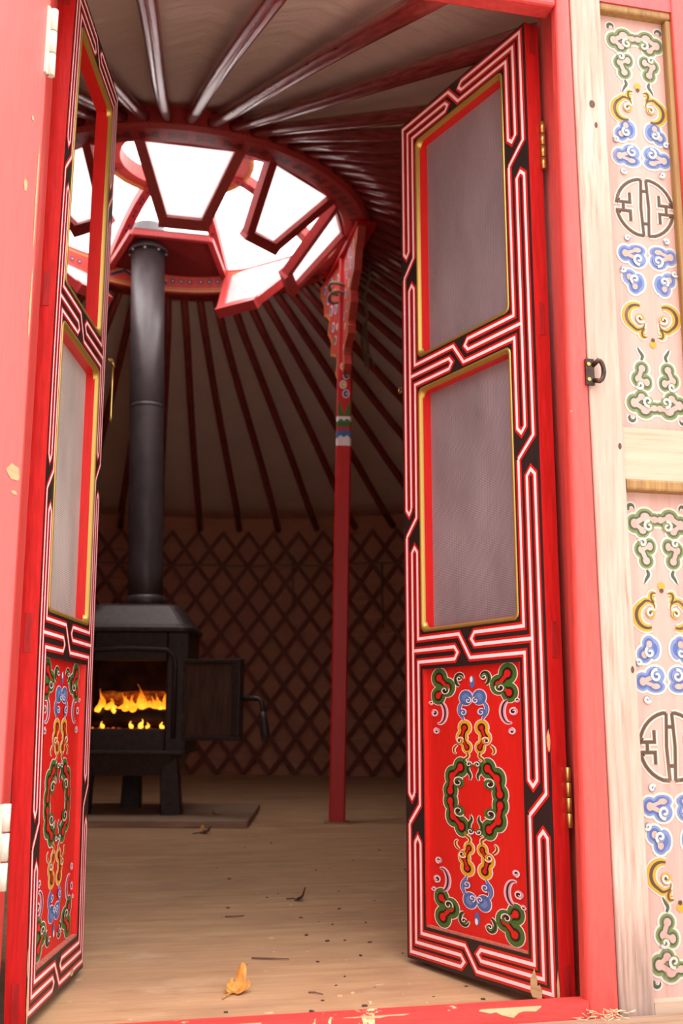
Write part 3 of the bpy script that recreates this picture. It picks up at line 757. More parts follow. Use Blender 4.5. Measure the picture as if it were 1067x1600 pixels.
# ------------------------------------------------------------------ the two painted inner doors
V = dict(a=1.756, b=1.238, c=1.164, d=0.6423, e=0.5655, g=0.067, t=1.824)
def door_leaf(pos, th, sag, lean, width, wl, wr, side, label, screens, thick, bow=0.0):
    """side = +1: hinge on the viewer's right; s runs left to right as seen from outside, v up, w out of the seen face"""
    ux = Vector((math.cos(th), math.sin(th), 0)); n = Vector((-ux.y, ux.x, 0)); v = Vector((0, 0, 1))
    v2 = v * math.cos(lean) + n * math.sin(lean)
    uu = ux * math.cos(sag) + v2 * math.sin(sag); vv = v2 * math.cos(sag) - ux * math.sin(sag)
    X = uu * (-1 if side > 0 else 1)             # viewer's left -> right
    Z = vv; Yn = Z.cross(X).normalized()          # into the leaf (away from the viewer)
    Mx = Matrix((X, Yn, Z)).transposed().to_4x4()
    Mx.translation = Vector(pos) + (uu * width if side > 0 else Vector((0, 0, 0)))
    root = thing('door_leaf', label, 'door', mat=Mx)
    W = width; s0, s1 = wl, W - wr
    f = MB(); BL, RD, WH, ED = 0, 1, 2, 3
    q = lambda s, vv_, w: Vector((s, -w, vv_))
    def bx(a0, a1, b0, b1, w0=0.0, w1=-thick, mi=BL): f.box((a0, -w0, b0), (a1, -w1, b1), mi)
    if side > 0: bx(0, s0, 0, V['t']); bx(s1, W - 0.001, 0, V['t']); bx(W - 0.001, W, 0, V['t'], 0.0, -thick, ED)
    else: bx(0.001, s0, 0, V['t']); bx(0, 0.001, 0, V['t'], 0.0, -thick, ED); bx(s1, W, 0, V['t'])
    for lo, hi in (('0', 'g'), ('e', 'd'), ('c', 'b'), ('a', 't')):
        bx(s0, s1, 0 if lo == '0' else V[lo], V[hi])
    # tenon plugs showing on the hinge edge
    for vz in (1.20, 0.60, 1.79, 0.03):
        xx = W if side > 0 else 0
        sg = 1 if side > 0 else -1
        f.box((min(xx, xx + sg * 0.0012), thick * 0.3, vz - 0.032), (max(xx, xx + sg * 0.0012), thick * 0.68, vz + 0.032), 4)
    # meander bands: three tracks on every stile and rail
    P = lambda s, v_, l: (s, -0.0004 * l, v_)
    lo, li = wl * 0.21, wl * 0.80; Lt = (lo, (lo + li) / 2, li)                       # outer, middle, inner
    ro, ri = W - wr * 0.21, W - wr * 0.80; Rt = (ro, (ro + ri) / 2, ri)
    Tt = (V['t'] - 0.014, V['t'] - 0.034, V['a'] + 0.014); Bt = (0.014, 0.034, V['g'] - 0.014)
    def rail(x0, x1): return (V[x1] - 0.0145, (V[x0] + V[x1]) / 2, V[x0] + 0.0145)      # upper, middle, lower track
    r2_, r1_ = rail('c', 'b'), rail('e', 'd')
    sc = s0 + (s1 - s0) * 0.47
    cross = {('L', 0): 1.457, ('L', 1): 0.865, ('L', 2): 0.277, ('R', 0): 1.555, ('R', 1): 0.957, ('R', 2): 0.317}
    TP = 0.011
    lines = []
    def tip_down(a, b, z): return [(a, z + TP), ((a + b) / 2, z), (b, z + TP)]
    def tip_up(a, b, z): return [(a, z - TP), ((a + b) / 2, z), (b, z - TP)]
    # top rail: left finger = inner+mid, line outer -> inner, right finger = outer+mid
    cz = lambda s_, c: cross[(s_, c)]
    UP, DN, DG = 0.030, 0.044, 0.019
    lz, rz = cz('L', 0), cz('R', 0)
    lines.append([(Lt[2], lz + DG), (Lt[2], Tt[2]), (sc - 0.03, Tt[2]), (sc - 0.02, (Tt[1] + Tt[2]) / 2), (sc - 0.03, Tt[1]), (Lt[1], Tt[1])] + [(Lt[1], lz + UP + TP), ((Lt[0] + Lt[1]) / 2, lz + UP), (Lt[0], lz + UP + TP), (Lt[0], Tt[0]), (sc - 0.017, Tt[0]), (sc + 0.017, Tt[2]), (Rt[2], Tt[2]), (Rt[2], rz + UP + TP), ((Rt[2] + Rt[1]) / 2, rz + UP), (Rt[1], rz + UP + TP), (Rt[1], Tt[1]), (sc + 0.03, Tt[1]), (sc + 0.02, (Tt[1] + Tt[0]) / 2), (sc + 0.03, Tt[0]), (Rt[0], Tt[0]), (Rt[0], rz + DG), (Rt[2], rz - DG)])
    lines[-1] = [(Lt[0], lz - DG)] + lines[-1]
    cells = [None]
    for c, rl in ((0, r2_), (1, r1_)):
        lz, rz = cz('L', c), cz('R', c); lz2, rz2 = cz('L', c + 1), cz('R', c + 1)
        # inner left going down from the lower finger of this cell, along the rail's upper track, crossing down to the right
        lines.append([(Lt[1], rl[1])] + [(Lt[1], lz - DN - TP), ((Lt[1] + Lt[2]) / 2, lz - DN), (Lt[2], lz - DN - TP), (Lt[2], rl[0]), (sc - 0.017, rl[0]), (sc + 0.017, rl[2]), (Rt[2], rl[2]), (Rt[2], rz2 + UP + TP), ((Rt[2] + Rt[1]) / 2, rz2 + UP), (Rt[1], rz2 + UP + TP), (Rt[1], rl[1])])
        # right finger on the rail: upper + middle tracks
        lines.append([(Rt[2], rz - DG), (Rt[2], rl[0]), (sc + 0.032, rl[0]), (sc + 0.022, (rl[0] + rl[1]) / 2), (sc + 0.032, rl[1]), (Rt[1], rl[1]), (Rt[1], rz - DN - TP), ((Rt[1] + Rt[0]) / 2, rz - DN), (Rt[0], rz - DN - TP), (Rt[0], rz2 + DG), (Rt[2], rz2 - DG)])
        # left finger: middle + lower tracks, then down the inner left track and across
        lines.append([(Lt[1], rz2 if False else lz2 + UP + TP), (Lt[1], rl[1]), (sc - 0.032, rl[1]), (sc - 0.022, (rl[1] + rl[2]) / 2), (sc - 0.032, rl[2]), (Lt[2], rl[2]), (Lt[2], lz2 + DG), (Lt[0], lz2 - DG)])
        lines.append([(Lt[0], lz - DG), (Lt[0], lz2 + UP + TP), ((Lt[0] + Lt[1]) / 2, lz2 + UP), (Lt[1], lz2 + UP + TP)])
    lz, rz = cz('L', 2), cz('R', 2)
    lines.append([(Lt[0], lz - DG), (Lt[0], Bt[0]), (sc - 0.03, Bt[0]), (sc - 0.02, (Bt[0] + Bt[1]) / 2), (sc - 0.03, Bt[1]), (Lt[1], Bt[1]), (Lt[1], lz - DN - TP), ((Lt[1] + Lt[2]) / 2, lz - DN), (Lt[2], lz - DN - TP), (Lt[2], Bt[2]), (sc - 0.017, Bt[2]), (sc + 0.017, Bt[0]), (Rt[0], Bt[0]), (Rt[0], rz - DN - TP), ((Rt[0] + Rt[1]) / 2, rz - DN), (Rt[1], rz - DN - TP), (Rt[1], Bt[1]), (sc + 0.03, Bt[1]), (sc + 0.02, (Bt[1] + Bt[2]) / 2), (sc + 0.03, Bt[2]), (Rt[2], Bt[2]), (Rt[2], rz - DG)])
    k = min(wl, wr) / 0.063
    for ln in lines:
        f.ribbon(ln, 0.0155 * k, P, 1, RD)
    for ln in lines:
        f.ribbon(ln, 0.0062 * k, P, 2, WH)
    chips = ((W - 0.062, 0.018, 0.009, 0.026), (W - 0.050, 0.010, 0.010, 0.012), (W - 0.004, 0.425, 0.004, 0.018), (W - 0.002, 0.02, 0.003, 0.03)) if side > 0 else ((0.006, 0.035, 0.006, 0.035), (0.003, 0.09, 0.004, 0.02), (0.30, 0.012, 0.012, 0.006))
    for x_, z_, rx_, rz_ in chips:
        kk = 9
        f.poly([(x_ + rx_ * math.cos(2 * PI * t / kk) * (0.7 + 0.5 * abs(math.sin(t * 2.3 + x_ * 40))), max(0.001, z_ + rz_ * math.sin(2 * PI * t / kk) * (0.7 + 0.5 * abs(math.cos(t * 1.7))))) for t in range(kk)], P, 3, 5)
    f.build('painted_frame', ['black', 'red', 'white', 'red_edge', 'red_plug', 'bare'], root)
    # windows
    for (z0, z1), scr in zip(((V['b'], V['a']), (V['d'], V['c'])), screens):
        g = MB()
        def rr(inset, n=5, rad=0.014):
            x0, x1, y0, y1 = s0 + inset, s1 - inset, z0 + inset, z1 - inset; out = []
            for cx_, cy_, a0 in ((x1 - rad, y1 - rad, 0), (x0 + rad, y1 - rad, 90), (x0 + rad, y0 + rad, 180), (x1 - rad, y0 + rad, 270)):
                for kk in range(n + 1):
                    a = R(a0 + 90 * kk / n); out.append((cx_ + rad * math.cos(a), cy_ + rad * math.sin(a)))
            return out
        secs = [(-0.0022, 0.0004), (-0.0015, 0.0018), (0.001, 0.0026), (0.0035, 0.0012), (0.006, -0.003), (0.0072, -0.009)]
        rings = []
        base = rr(0.0)
        for ins, w in secs:
            rings.append([q(a, b, w) for a, b in rr(ins)])
        g.loft(rings, 0, False, True)
        g.build('gold_moulding', 'gold', root)
        rv = MB(); t_ = 0.0072
        rv.box((s0, 0.006, z0), (s0 + t_, thick, z1)); rv.box((s1 - t_, 0.006, z0), (s1, thick, z1))
        rv.box((s0 + t_, 0.006, z0), (s1 - t_, thick, z0 + t_)); rv.box((s0 + t_, 0.006, z1 - t_), (s1 - t_, thick, z1))
        rv.build('window_lining', 'red', root)
        if scr:
            sn = MB(); nx, nz = 8, 14
            rings = [[(s0 + 0.006 + (s1 - s0 - 0.012) * i / nx, thick - 0.008 + 0.0018 * math.sin(i * 1.3 + j * 0.9) * (0 < i < nx) * (0 < j < nz), z0 + 0.006 + (z1 - z0 - 0.012) * j / nz) for i in range(nx + 1)] for j in range(nz + 1)]
            sn.loft(rings, 0, False, True, False)
            o = sn.build('mesh_screen', scr, root); o['label'] = 'grey insect mesh stretched behind the window opening'
    # lower painted panel
    pz0, pz1 = V['g'], V['e']
    p = MB(); rw = 0.010
    p.box((s0, rw, pz0), (s1, rw + 0.012, pz1), 0)
    p.box((s0, 0.0008, pz0), (s0 + 0.0035, rw, pz1), 0); p.box((s1 - 0.0035, 0.0008, pz0), (s1, rw, pz1), 0)
    p.box((s0, 0.0008, pz0), (s1, rw, pz0 + 0.0035), 7)
    cx_ = (s0 + s1) / 2; cz_ = (pz0 + pz1) / 2 + 0.002
    hw = (s1 - s0) / 2 / 0.152                      # scale across
    GR, BU, YE, PK, WHT, BLK, GND = 1, 2, 3, 4, 5, 6, 0
    for sx in (1, -1):
        for sy in (1, -1):
            Pm = lambda x, y, l, sx=sx, sy=sy: (cx_ + sx * x * 0.00077 * hw, rw - 0.0004 * l, cz_ + sy * y * 0.00045)
            A = Art(p, Pm, WHT, BLK, GND, 4.2)
            # corner cloud
            A.blob([(138, 505, 34, 44), (103, 462, 33, 42), (143, 428, 31, 40)], GR, 0.36, 0.58)
            A.curl((112, 450), 20, GR, R(160), 1, 1.15)
            A.hook(arc((50, 492), 18, -80, 170, 12, 26), 15, GR); A.curl((50, 498), 12, GR, R(200), 1, 1.0)
            # pink scrolls under the corner
            A.hook(arc((140, 352), 26, 100, 290, 12, 46), 20, PK); A.curl((158, 352), 16, PK, R(60), 1, 1.2)
            A.curl((150, 274), 14, PK, R(90), -1, 1.2); A.curl((172, 396), 10, PK, R(0), 1, 1.0)
            # blue pair on the axis
            A.blob([(27, 414, 27, 32)], BU, 0, 0.55, 9); A.curl((15, 402), 14, BU, R(100), 1, 1.15, BU)
            A.hook([(46, 392), (56, 372), (54, 350), (44, 334), (36, 318)], 15, BU, 9); A.curl((36, 352), 16, BU, R(60), 1, 1.15, BU)
            # yellow lobes
            A.blob([(34, 288, 27, 32), (46, 246, 24, 30), (26, 206, 20, 26)], YE, 0.32, 0.56)
            A.curl((52, 234), 16, YE, R(160), -1, 1.1); A.hook([(66, 216), (80, 204), (82, 186), (70, 178)], 10, YE); A.hook([(26, 186), (20, 168), (38, 158), (46, 136)], 11, YE)
            # green ring
            A.blob([(54, 122, 30, 42), (88, 82, 32, 46), (98, 22, 30, 42)], GR, 0.38, 0.60)
            A.curl((62, 60), 24, GR, R(150), -1, 1.15)
            A.hook([(14, 150), (26, 136), (26, 108), (12, 90), (18, 70)], 16, GR); A.curl((16, 136), 13, GR, R(180), -1, 1.1)
    for sy in (1, -1):
        Pm = lambda x, y, l, sy=sy: (cx_ + x * hw, rw - 0.0004 * l, cz_ + sy * y)
        p.disc((0.0, 0.216), 0.008, Pm, 2, BU, 14, 0.012); p.disc((-0.002, 0.221), 0.0045, Pm, 3, WHT, 12, 0.006)
    p.build('painted_panel', ['red_panel', 'green', 'blue', 'yellow', 'pink', 'white', 'black', 'lip', 'black', 'blue_light'], root)
    # brass hinges at the hinge edge
    for vz in (1.56, 0.33) if side > 0 else ():
        hgm = MB(); xx = W + 0.005
        for j in range(4):
            hgm.tube([(xx, thick - 0.002, vz - 0.05 + 0.0255 * j), (xx, thick - 0.002, vz - 0.05 + 0.0255 * j + 0.024)], 0.005, 10)
        hgm.build('hinge', 'brass', root)
    if bow:                                     # the old leaf is warped along its hinge stile
        for ch in root.children:
            bm = bmesh.new(); bm.from_mesh(ch.data)
            for kz in range(1, 18):
                bmesh.ops.bisect_plane(bm, geom=bm.verts[:] + bm.edges[:] + bm.faces[:], plane_co=(0, 0, 0.101 * kz), plane_no=(0, 0, 1))
            for vtx in bm.verts:
                t = vtx.co.z / V['t']
                vtx.co.y += bow * 4 * t * (1 - t) * (1 - 0.6 * min(1, max(0, vtx.co.x / W)))
            bm.to_mesh(ch.data); bm.free()
    return root, W, q

rootR, WR_, qR = door_leaf((0.7595, 1.7249, 0.0197), R(108.314), R(-1.129), R(-0.542), 0.441, 0.063, 0.0745, 1,
    'painted door leaf on the right with two grey mesh windows and a cloud panel', ('screen', 'screen'), 0.034)
rootL, WL_, qL = door_leaf((-0.0890, 1.793, 0.0180), R(78.2), R(-0.72), R(0.5), 0.396, 0.056, 0.054, -1,
    'painted door leaf on the left seen nearly edge-on, its upper window open', (None, 'screen_lit'), 0.032, 0.012)
# hook and eye on the free edges
m = MB(); m.tube([(-0.022, 0.012, 1.19), (-0.002, 0.012, 1.19), (0.006, 0.012, 1.19)], 0.0028, 6); m.tube([(-0.026 + 0.006 * math.cos(t), 0.012, 1.19 + 0.006 * math.sin(t)) for t in (2 * PI * k / 12 for k in range(12))], 0.002, 6, closed=True)
m.build('brass_eye', 'brass', rootR)
m = MB(); x = WL_
m.tube([(x - 0.012, -0.006, 1.205), (x + 0.004, -0.007, 1.206), (x + 0.016, -0.008, 1.207)], 0.003, 6)
m.tube([(x + 0.016 + 0.008 * math.cos(t), -0.008 + 0.003 * math.sin(t), 1.207 + 0.008 * math.sin(t)) for t in (2 * PI * k / 12 for k in range(12))], 0.0025, 6, closed=True)
m.tube([(x + 0.016, -0.008, 1.20), (x + 0.017, -0.008, 1.15), (x + 0.016, -0.008, 1.09), (x + 0.013, -0.008, 1.075), (x + 0.008, -0.008, 1.08)], 0.003, 6)
m.build('brass_hook', 'brass', rootL)

# ------------------------------------------------------------------ door frame
frame = thing('door_frame', 'red painted door frame with worn sill and black hasp around the open doorway', 'door frame', (0.32, 1.70, 0))
TILT = lambda q: Vector((q.x - (q.z - 0.02) * 0.0105 * (1 if q.x > 0.4 else 0.1), q.y, q.z))
def rounded(x0, x1, y0, y1, r, corners):
    """outline of a post section; corners = set of rounded corner ids among 'ff' 'fb' (x low/high, y low)"""
    out = []
    for cid, px, py, a0 in (('lo', x0, y0, 180), ('ro', x1, y0, 270), ('ri', x1, y1, 0), ('li', x0, y1, 90)):
        if cid in corners:
            cx_ = px + (r if px == x0 else -r); cy_ = py + (r if py == y0 else -r)
            for k in range(6):
                a = R(a0 + 90 * k / 5); out.append((cx_ + r * math.cos(a), cy_ + r * math.sin(a)))
        else: out.append((px, py))
    return out
def post_(x0, x1, y0, y1, z0, z1, r, corners, mb, mi=0, nseg=8):
    o = rounded(x0, x1, y0, y1, r, corners)
    mb.loft([[TILT(Vector((x, y, z0 + (z1 - z0) * k / nseg))) for x, y in o] for k in range(nseg + 1)], mi)
m = MB()
m.loft([[Vector((x, y, z)) for x, y in rounded(0.775 + 0.005 * z, 0.832 - 0.0105 * (z - 0.02), 1.655, 1.682, 0.012, {'lo', 'ro'})] for z in (0.0, 0.4, 0.8, 1.2, 1.6, 1.95)])
m.box((0.808, 1.684, 0.0), (0.868, 1.80, 1.95))
m.build('jamb', 'red_jamb', frame, world=True)
m = MB(); post_(-0.20, -0.130, 1.655, 1.80, 0.0, 1.92, 0.008, {'ro', 'lo'}, m)
m.build('jamb', 'red_jamb', frame, world=True)
m = MB(); m.box((-0.20, 1.66, 1.808), (0.785, 1.705, 1.95)); m.build('lintel', 'crown', frame, world=True, bevel=0.006)
m = MB(); m.box((-0.20, 1.652, -0.02), (0.776, 1.684, 0.044))
for cx0, wx, zt_, hz_ in ((0.645, 0.05, 0.0425, 0.014), (0.232, 0.022, 0.0425, 0.008), (0.43, 0.05, 0.0425, 0.0035), (0.06, 0.04, 0.0425, 0.004)):
    top_ = [(cx0 - wx + 2 * wx * k / 8, zt_) for k in range(9)]
    bot_ = [(cx0 + wx - 2 * wx * k / 8 + 0.004 * math.sin(k * 2.1), zt_ - hz_ * math.sin(PI * (k + 0.5) / 9) * (0.8 + 0.3 * math.sin(k * 1.9))) for k in range(9)]
    m.poly(top_ + bot_, lambda x, z, l: (x, 1.6516 - 0.0003 * l, z), 0.5, 1)
m.build('sill', ['red_sill', 'bare'], frame, world=True)
# hasp staple on the right jamb
hx0, hz0 = 0.818, 1.085
m = MB(); m.box((hx0 - 0.006, 1.650, hz0 - 0.024), (hx0 + 0.010, 1.655, hz0 + 0.024), 0)
ringo = [(hx0 + 0.008, 1.653, hz0 + 0.012)] + [(hx0 + 0.012 + 0.011 * math.cos(R(a)), 1.640, hz0 + 0.020 * math.sin(R(a))) for a in range(80, -90, -17)] + [(hx0 + 0.008, 1.653, hz0 - 0.014)]
m.tube(ringo, 0.0042, 8)
for dz in (-0.014, 0.014): m.tube([(hx0 - 0.001, 1.651, hz0 + dz), (hx0 - 0.001, 1.648, hz0 + dz)], 0.0035, 8, 1)
m.build('hasp', ['blackmetal', 'brass'], frame, world=True)

# outer door, swung fully out to the left
pivot = Vector((-0.1285, 1.647, 0))
da_ = R(-112)
od = Matrix.Translation(pivot) @ Matrix.Rotation(da_, 4, 'Z')
outer = thing('outer_door', 'plain pinkish red outer door swung open at the left picture edge', 'door', mat=od)
m = MB(); m.box((0.004, -0.04, 0.03), (0.90, -0.002, 1.84))
for x_, z_, rx_, rz_ in ((0.030, 0.845, 0.022, 0.012), (0.024, 0.815, 0.010, 0.003), (0.012, 1.30, 0.003, 0.09), (0.010, 1.12, 0.003, 0.06), (0.040, 1.42, 0.004, 0.004), (0.05, 1.30, 0.006, 0.010)):
    m.poly([(x_ + rx_ * math.cos(2 * PI * t / 11) * (0.7 + 0.45 * abs(math.sin(t * 2.3 + z_ * 9))), z_ + rz_ * math.sin(2 * PI * t / 11) * (0.7 + 0.45 * abs(math.cos(t * 1.7)))) for t in range(11)], lambda x, z, l: (x, -0.0016 + 0.0003 * l, z), 1, 1)
m.build('door_board', ['red_pinkish', 'bare'], outer)
for vz in (1.58, 0.30):
    m = MB()
    for j in range(3): m.tube([(-0.002, 0.004, vz - 0.06 + 0.041 * j), (-0.002, 0.004, vz - 0.06 + 0.041 * j + 0.038)], 0.0065, 10)
    m.box((0.0, -0.002, vz - 0.06), (0.012, 0.0015, vz + 0.06))
    o = m.build('hinge', 'worn_white', outer); o['label'] = 'worn white painted hinge'

# ------------------------------------------------------------------ weathered facade at the right
fac = thing('wooden_facade', 'pale weathered wooden facade with faded painted cloud panels beside the right jamb', 'facade', (0.95, 1.69, 0.02))
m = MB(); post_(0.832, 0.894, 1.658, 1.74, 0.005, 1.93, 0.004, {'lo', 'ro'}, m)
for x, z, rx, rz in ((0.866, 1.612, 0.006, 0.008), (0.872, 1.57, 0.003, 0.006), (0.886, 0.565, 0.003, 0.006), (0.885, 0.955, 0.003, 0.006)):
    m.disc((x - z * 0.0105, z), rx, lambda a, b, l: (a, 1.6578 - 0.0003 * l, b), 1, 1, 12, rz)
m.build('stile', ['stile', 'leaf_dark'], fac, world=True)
m = MB(); post_(1.046, 1.16, 1.658, 1.74, 0.022, 1.93, 0.004, {'lo', 'ro'}, m); o = m.build('stile', 'red_jamb', fac, world=True); o['label'] = 'faded red stile'
m = MB(); m.box((0.894, 1.664, 0.898), (1.046, 1.74, 0.992), 0, TILT); m.build('rail', 'rail', fac, world=True)
m = MB(); m.box((0.894, 1.662, 1.835), (1.046, 1.74, 1.93), 0, TILT); m.build('rail', 'crown', fac, world=True)
m = MB(); m.box((0.894, 1.66, 0.0), (1.046, 1.74, 0.035), 0, TILT); m.build('rail', 'rail', fac, world=True)
m = MB(); m.box((0.894, 1.658, 0.878), (1.046, 1.70, 0.898), 0, TILT); m.box((0.894, 1.664, 1.82), (1.046, 1.70, 1.836), 0, TILT); m.box((1.034, 1.666, 0.992), (1.047, 1.70, 1.82), 0, TILT); m.box((1.034, 1.666, 0.035), (1.047, 1.70, 0.878), 0, TILT)
m.build('moulding', 'fmould', fac, world=True, bevel=0.004)
def facade_art(z0, z1, rows, cx0):
    mb = MB(); yf = 1.682
    mb.box((0.890, yf, z0), (1.05, yf + 0.02, z1), 0, TILT)
    G, G2, B, B2, Yc, BR, WHT, SH = 1, 2, 3, 4, 5, 6, 7, 8
    cxm = cx0
    for kind, zc, sy in rows:
        for sx in (1, -1):
            Pm = lambda x, y, l, sx=sx, sy=sy, zc=zc: TILT(Vector((cxm + sx * x, yf - 0.0004 * l, zc + sy * y)))
            A = Art(mb, Pm, WHT, G2, 0, 0.0052)
            if kind == 'g':
                A.blob([(0.006, 0.030, 0.014, 0.012), (0.024, 0.034, 0.018, 0.016), (0.045, 0.022, 0.015, 0.017), (0.030, 0.010, 0.014, 0.013)], G, 0.5, 0.74, G2)
                A.curl((0.018, 0.018), 0.010, G, R(100), -1, 1.1, G2)
                A.hook(arc((0.050, 0.050), 0.006, -40, 200, 8), 0.006, G2, G2)
                A.blob([(0.018, -0.018, 0.012, 0.015), (0.034, -0.024, 0.014, 0.015), (0.026, -0.044, 0.014, 0.014)], G, 0.48, 0.74, G2)
                A.curl((0.032, -0.012), 0.008, G, R(20), 1, 1.1, G2)
                A.hook([(0.026, -0.060), (0.022, -0.068), (0.028, -0.076), (0.032, -0.084)], 0.006, G2, G2)
            if kind == 'y':
                A.l = 0.0045
                A.hook(arc((0.030, -0.012), 0.021, 60, -110, 14, 0.022)[::-1] + arc((0.030, 0.002), 0.015, 80, 190, 6, 0.012), 0.017, Yc, BR)
                A.curl((0.024, -0.008), 0.009, Yc, R(150), -1, 1.0, BR)
                A.hook([(0.016, 0.010), (0.022, 0.018), (0.020, 0.028), (0.011, 0.027)], 0.011, Yc, BR)
                A.m.disc((0.0, 0.040), 0.007, Pm, 2, Yc, 10); A.m.disc((0.0, 0.032), 0.004, Pm, 3, BR, 8)
            if kind == 'b':
                A.blob([(0.030, 0.036, 0.013, 0.015), (0.040, 0.018, 0.014, 0.015)][::-1] , B, 0.42, 0.72, B2)
                A.blob([(0.022, 0.028, 0.012, 0.018)], B, 0.0, 0.6, B2)
                A.curl((0.030, 0.022), 0.009, B, R(60), -1, 1.1, B2)
                A.blob([(0.022, -0.018, 0.018, 0.016), (0.046, -0.028, 0.014, 0.016), (0.022, -0.036, 0.018, 0.011)], B, 0.45, 0.74, B2)
                A.curl((0.020, -0.018), 0.011, B, R(100), -1, 1.15, B2)
                A.curl((0.052, 0.004), 0.006, B, R(30), 1, 1.0, B2); A.curl((0.040, -0.058), 0.006, B, R(200), 1, 1.0, B2)
            if kind == 's':
                r = 0.058
                st = [[(0.09, 0.97), (0.14, 0.0), (0.09, -0.97)],
                      [(0.09 + 0.0, 0.97)] + [(math.sin(R(t)), math.cos(R(t))) for t in range(12, 84, 10)] + [(0.98, 0.14), (0.52, 0.14), (0.52, 0.48)],
                      [(0.76, 0.14), (0.76, -0.16)],
                      [(0.52, -0.5), (0.52, -0.16), (0.98, -0.16)] + [(math.sin(R(t)), math.cos(R(t))) for t in range(102, 172, 10)] + [(0.09, -0.97)],
                      [(-0.12, 0.58), (0.12, 0.58)], [(-0.12, -0.55), (0.12, -0.55)]]
                for ln in st: mb.ribbon([(x * r, y * r) for x, y in ln], 0.0125, Pm, 1, WHT)
                for ln in st: mb.ribbon([(x * r, y * r) for x, y in ln], 0.0066, Pm, 2, SH)
                for ln in st: mb.ribbon([(x * r, y * r) for x, y in ln], 0.0026, Pm, 3, BR)
    mb.build('painted_board', ['fpanel', 'fgreen', 'fgreen2', 'fblue', 'fblue2', 'fyellow', 'fbrown', 'fwhite', 'shou'], fac, world=True)
facade_art(0.985, 1.828, [('g', 1.748, 1), ('y', 1.638, 1), ('b', 1.556, 1), ('s', 1.427, 1), ('b', 1.304, -1), ('y', 1.198, -1), ('g', 1.066, -1)], 0.975)
facade_art(0.030, 0.885, [('g', 0.800, 1), ('y', 0.672, 1), ('b', 0.574, 1), ('s', 0.436, 1), ('b', 0.310, -1), ('y', 0.214, -1), ('g', 0.108, -1)], 0.962)
# rest of the wall to the right, outside the picture
m = MB(); m.box((1.16, 1.69, 0.0), (1.75, 1.75, 1.92)); struct(m.build('wall_right', 'stile'))
m = MB(); m.box((-0.95, 1.69, 0.0), (-0.20, 1.75, 1.92)); struct(m.build('wall_left', 'red_jamb'))

# ------------------------------------------------------------------ entrance boards in front of the sill
m = MB(); m.box((-0.9, 1.30, -0.10), (1.7, 1.650, 0.020)); tag(m.build('entrance_board', 'deck', bevel=0.004), 'pale wooden entrance board in front of the red sill', 'board')

# ------------------------------------------------------------------ litter on the floor
def leafshape(name, mat, c, size, rot, curl, label, cat, lobes=5):
    mb = MB(); n = 30; vs = []
    for k in range(n):
        a = 2 * PI * k / n
        r = size * (0.62 + 0.38 * abs(math.cos(a * lobes / 2)) ** 0.7) * (1.15 if abs(a - PI) > 2.2 else 1)
        x, y = r * math.cos(a), r * math.sin(a) * 0.8
        vs.append((x, y))
    Rm = Matrix.Rotation(rot, 3, 'Z')
    rings = []
    for t in (0.02, 0.35, 0.7, 1.0):
        ring = []
        for x, y in vs:
            X, Y_ = x * t, y * t
            z = 0.003 + curl * (max(0, X) / size) ** 2 * size * 1.2 + curl * 0.5 * (Y_ / size) ** 2 * size + 0.04 * size * math.sin(X / size * 9) 
            p = Rm @ Vector((X * (1 - 0.35 * curl), Y_, max(0.0015, z))); ring.append(p + Vector(c))
        rings.append(ring)
    mb.loft(rings, 0, False, True)
    st = [Rm @ Vector((-size * 0.7, 0, 0.006)) + Vector(c), Rm @ Vector((-size * 1.2, size * 0.2, 0.004)) + Vector(c), Rm @ Vector((-size * 1.7, size * 0.15, 0.003)) + Vector(c)]
    mb.tube(st, 0.0012, 5)
    o = mb.build(name, mat, loc=Vector(c)); so = o.modifiers.new('thick', 'SOLIDIFY'); so.thickness = 0.0006
    return tag(o, label, cat)
leafshape('dry_leaf', 'leaf_dry', (0.262, 1.990, 0), 0.030, R(58), 0.95, 'curled ochre dry leaf on the floor just inside the sill', 'leaf')
leafshape('curled_leaf', 'leaf_dark', (0.535, 2.86, 0), 0.022, R(-30), 1.0, 'small dark curled leaf with a stalk mid-way across the floor', 'leaf')
leafshape('leaf_scrap', 'leaf_dark', (0.436, 4.40, 0), 0.03, R(20), 0.6, 'dark leaf scrap on the floor in front of the hearth board', 'leaf')
leafshape('leaf_scrap', 'leaf_dry', (0.52, 4.80, 0.03), 0.02, R(200), 0.8, 'pale leaf scrap lying on the hearth board beside the stove', 'leaf')
leafshape('leaf_scrap', 'leaf_dry', (0.435, 4.47, 0), 0.016, R(100), 0.9, 'tiny orange leaf scrap on the floor at the hearth edge', 'leaf', 3)
for (pts, r, lb) in (([(0.322, 2.237, 0.003), (0.36, 2.223, 0.0035), (0.394, 2.214, 0.003)], 0.0016, 'thin dark twig lying across the floor behind the ochre leaf'),
                     ([(0.318, 2.672, 0.003), (0.342, 2.668, 0.004), (0.365, 2.676, 0.003)], 0.0017, 'short dark twig left of the curled leaf on the floor'),
                     ([(0.385, 1.962, 0.002), (0.395, 1.957, 0.003), (0.408, 1.945, 0.002)], 0.0012, 'tiny twig on the floor right of the ochre leaf')):
    m = MB(); m.tube(pts, [r, r * 1.1, r * 0.7], 6); tag(m.build('twig', 'twig', loc=Vector(pts[0])), lb, 'twig')
m = MB()
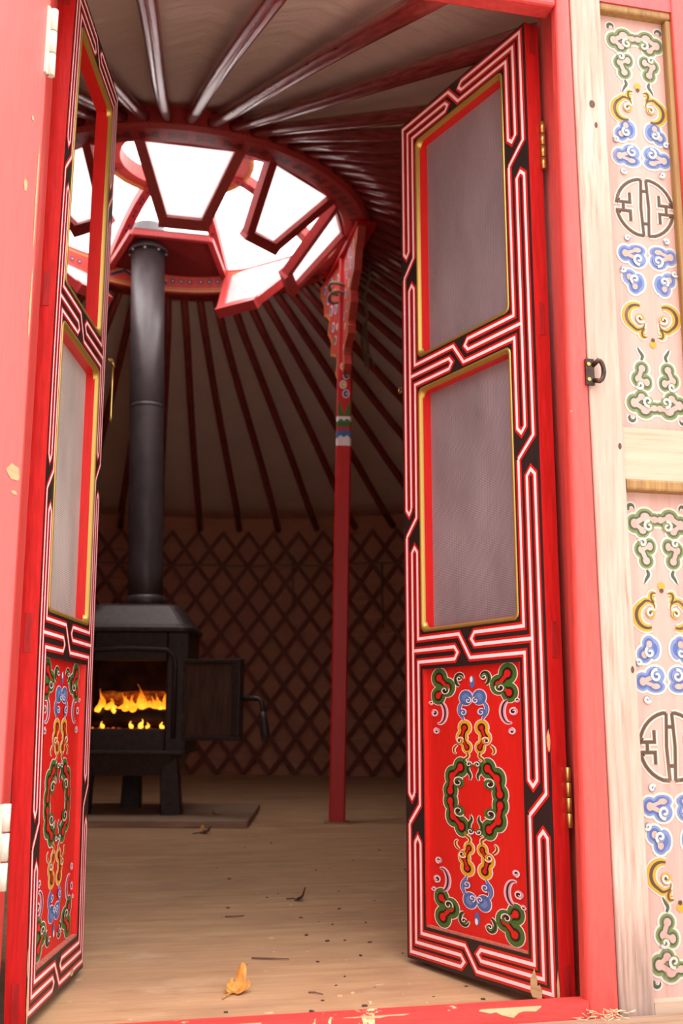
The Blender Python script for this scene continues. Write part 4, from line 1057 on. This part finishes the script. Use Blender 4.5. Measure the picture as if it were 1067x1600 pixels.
for k in range(90):
    y = 1.8 + 2.9 * rnd.random() ** 1.5; x = 0.25 + (y * 0.22 - 0.2) + rnd.uniform(-0.3, 0.3) * (y / 2.2)
    s = rnd.uniform(0.0015, 0.0045); a = rnd.uniform(0, PI)
    m.box((-s, -s * 0.6, 0), (s, s * 0.6, s * 0.6), 0 if rnd.random() < 0.75 else 1, Matrix.Translation(Vector((x, y, 0.0))) @ Matrix.Rotation(a, 4, 'Z'))
o = tag(m.build('floor_crumbs', ['leaf_dark', 'straw']), 'scattered dark crumbs and specks of dirt on the plywood floor', 'crumbs'); o['kind'] = 'stuff'
m = MB()
for k in range(60):
    x = 0.80 + rnd.gauss(0, 0.022); y = 1.64 + rnd.gauss(0, 0.01); a = rnd.uniform(0, PI); l = rnd.uniform(0.008, 0.022)
    z = 0.018 + rnd.random() * 0.014
    m.tube([(x, y, z), (x + l * math.cos(a), y + l * math.sin(a) * 0.4, z + rnd.uniform(-0.002, 0.006))], 0.0006, 4)
o = tag(m.build('straw_tuft', 'straw'), 'small tuft of dry straw at the foot of the right jamb', 'straw'); o['kind'] = 'stuff'

# ------------------------------------------------------------------ light
w = bpy.data.worlds.new('overcast_sky'); w.use_nodes = True; scene.world = w
nt = w.node_tree; bg = nt.nodes['Background']
tc = nt.nodes.new('ShaderNodeTexCoord'); sx = nt.nodes.new('ShaderNodeSeparateXYZ'); nt.links.new(tc.outputs['Generated'], sx.inputs[0])
cr = ramp(nt, sx.outputs[2], [(0.0, (0.17, 0.165, 0.16)), (0.12, (0.22, 0.218, 0.216)), (0.5, (0.46, 0.46, 0.46)), (1.0, (1.0, 0.99, 0.98))])
nt.links.new(cr, bg.inputs['Color']); bg.inputs['Strength'].default_value = 6.0

scene.view_settings.view_transform = 'Standard'; scene.view_settings.look = 'None'
scene.view_settings.exposure = 0.55; scene.view_settings.gamma = 1.0; scene.view_settings.use_curve_mapping = False
scene.cycles.max_bounces = 10; scene.cycles.diffuse_bounces = 6
scene.cycles.sample_clamp_indirect = 6.0
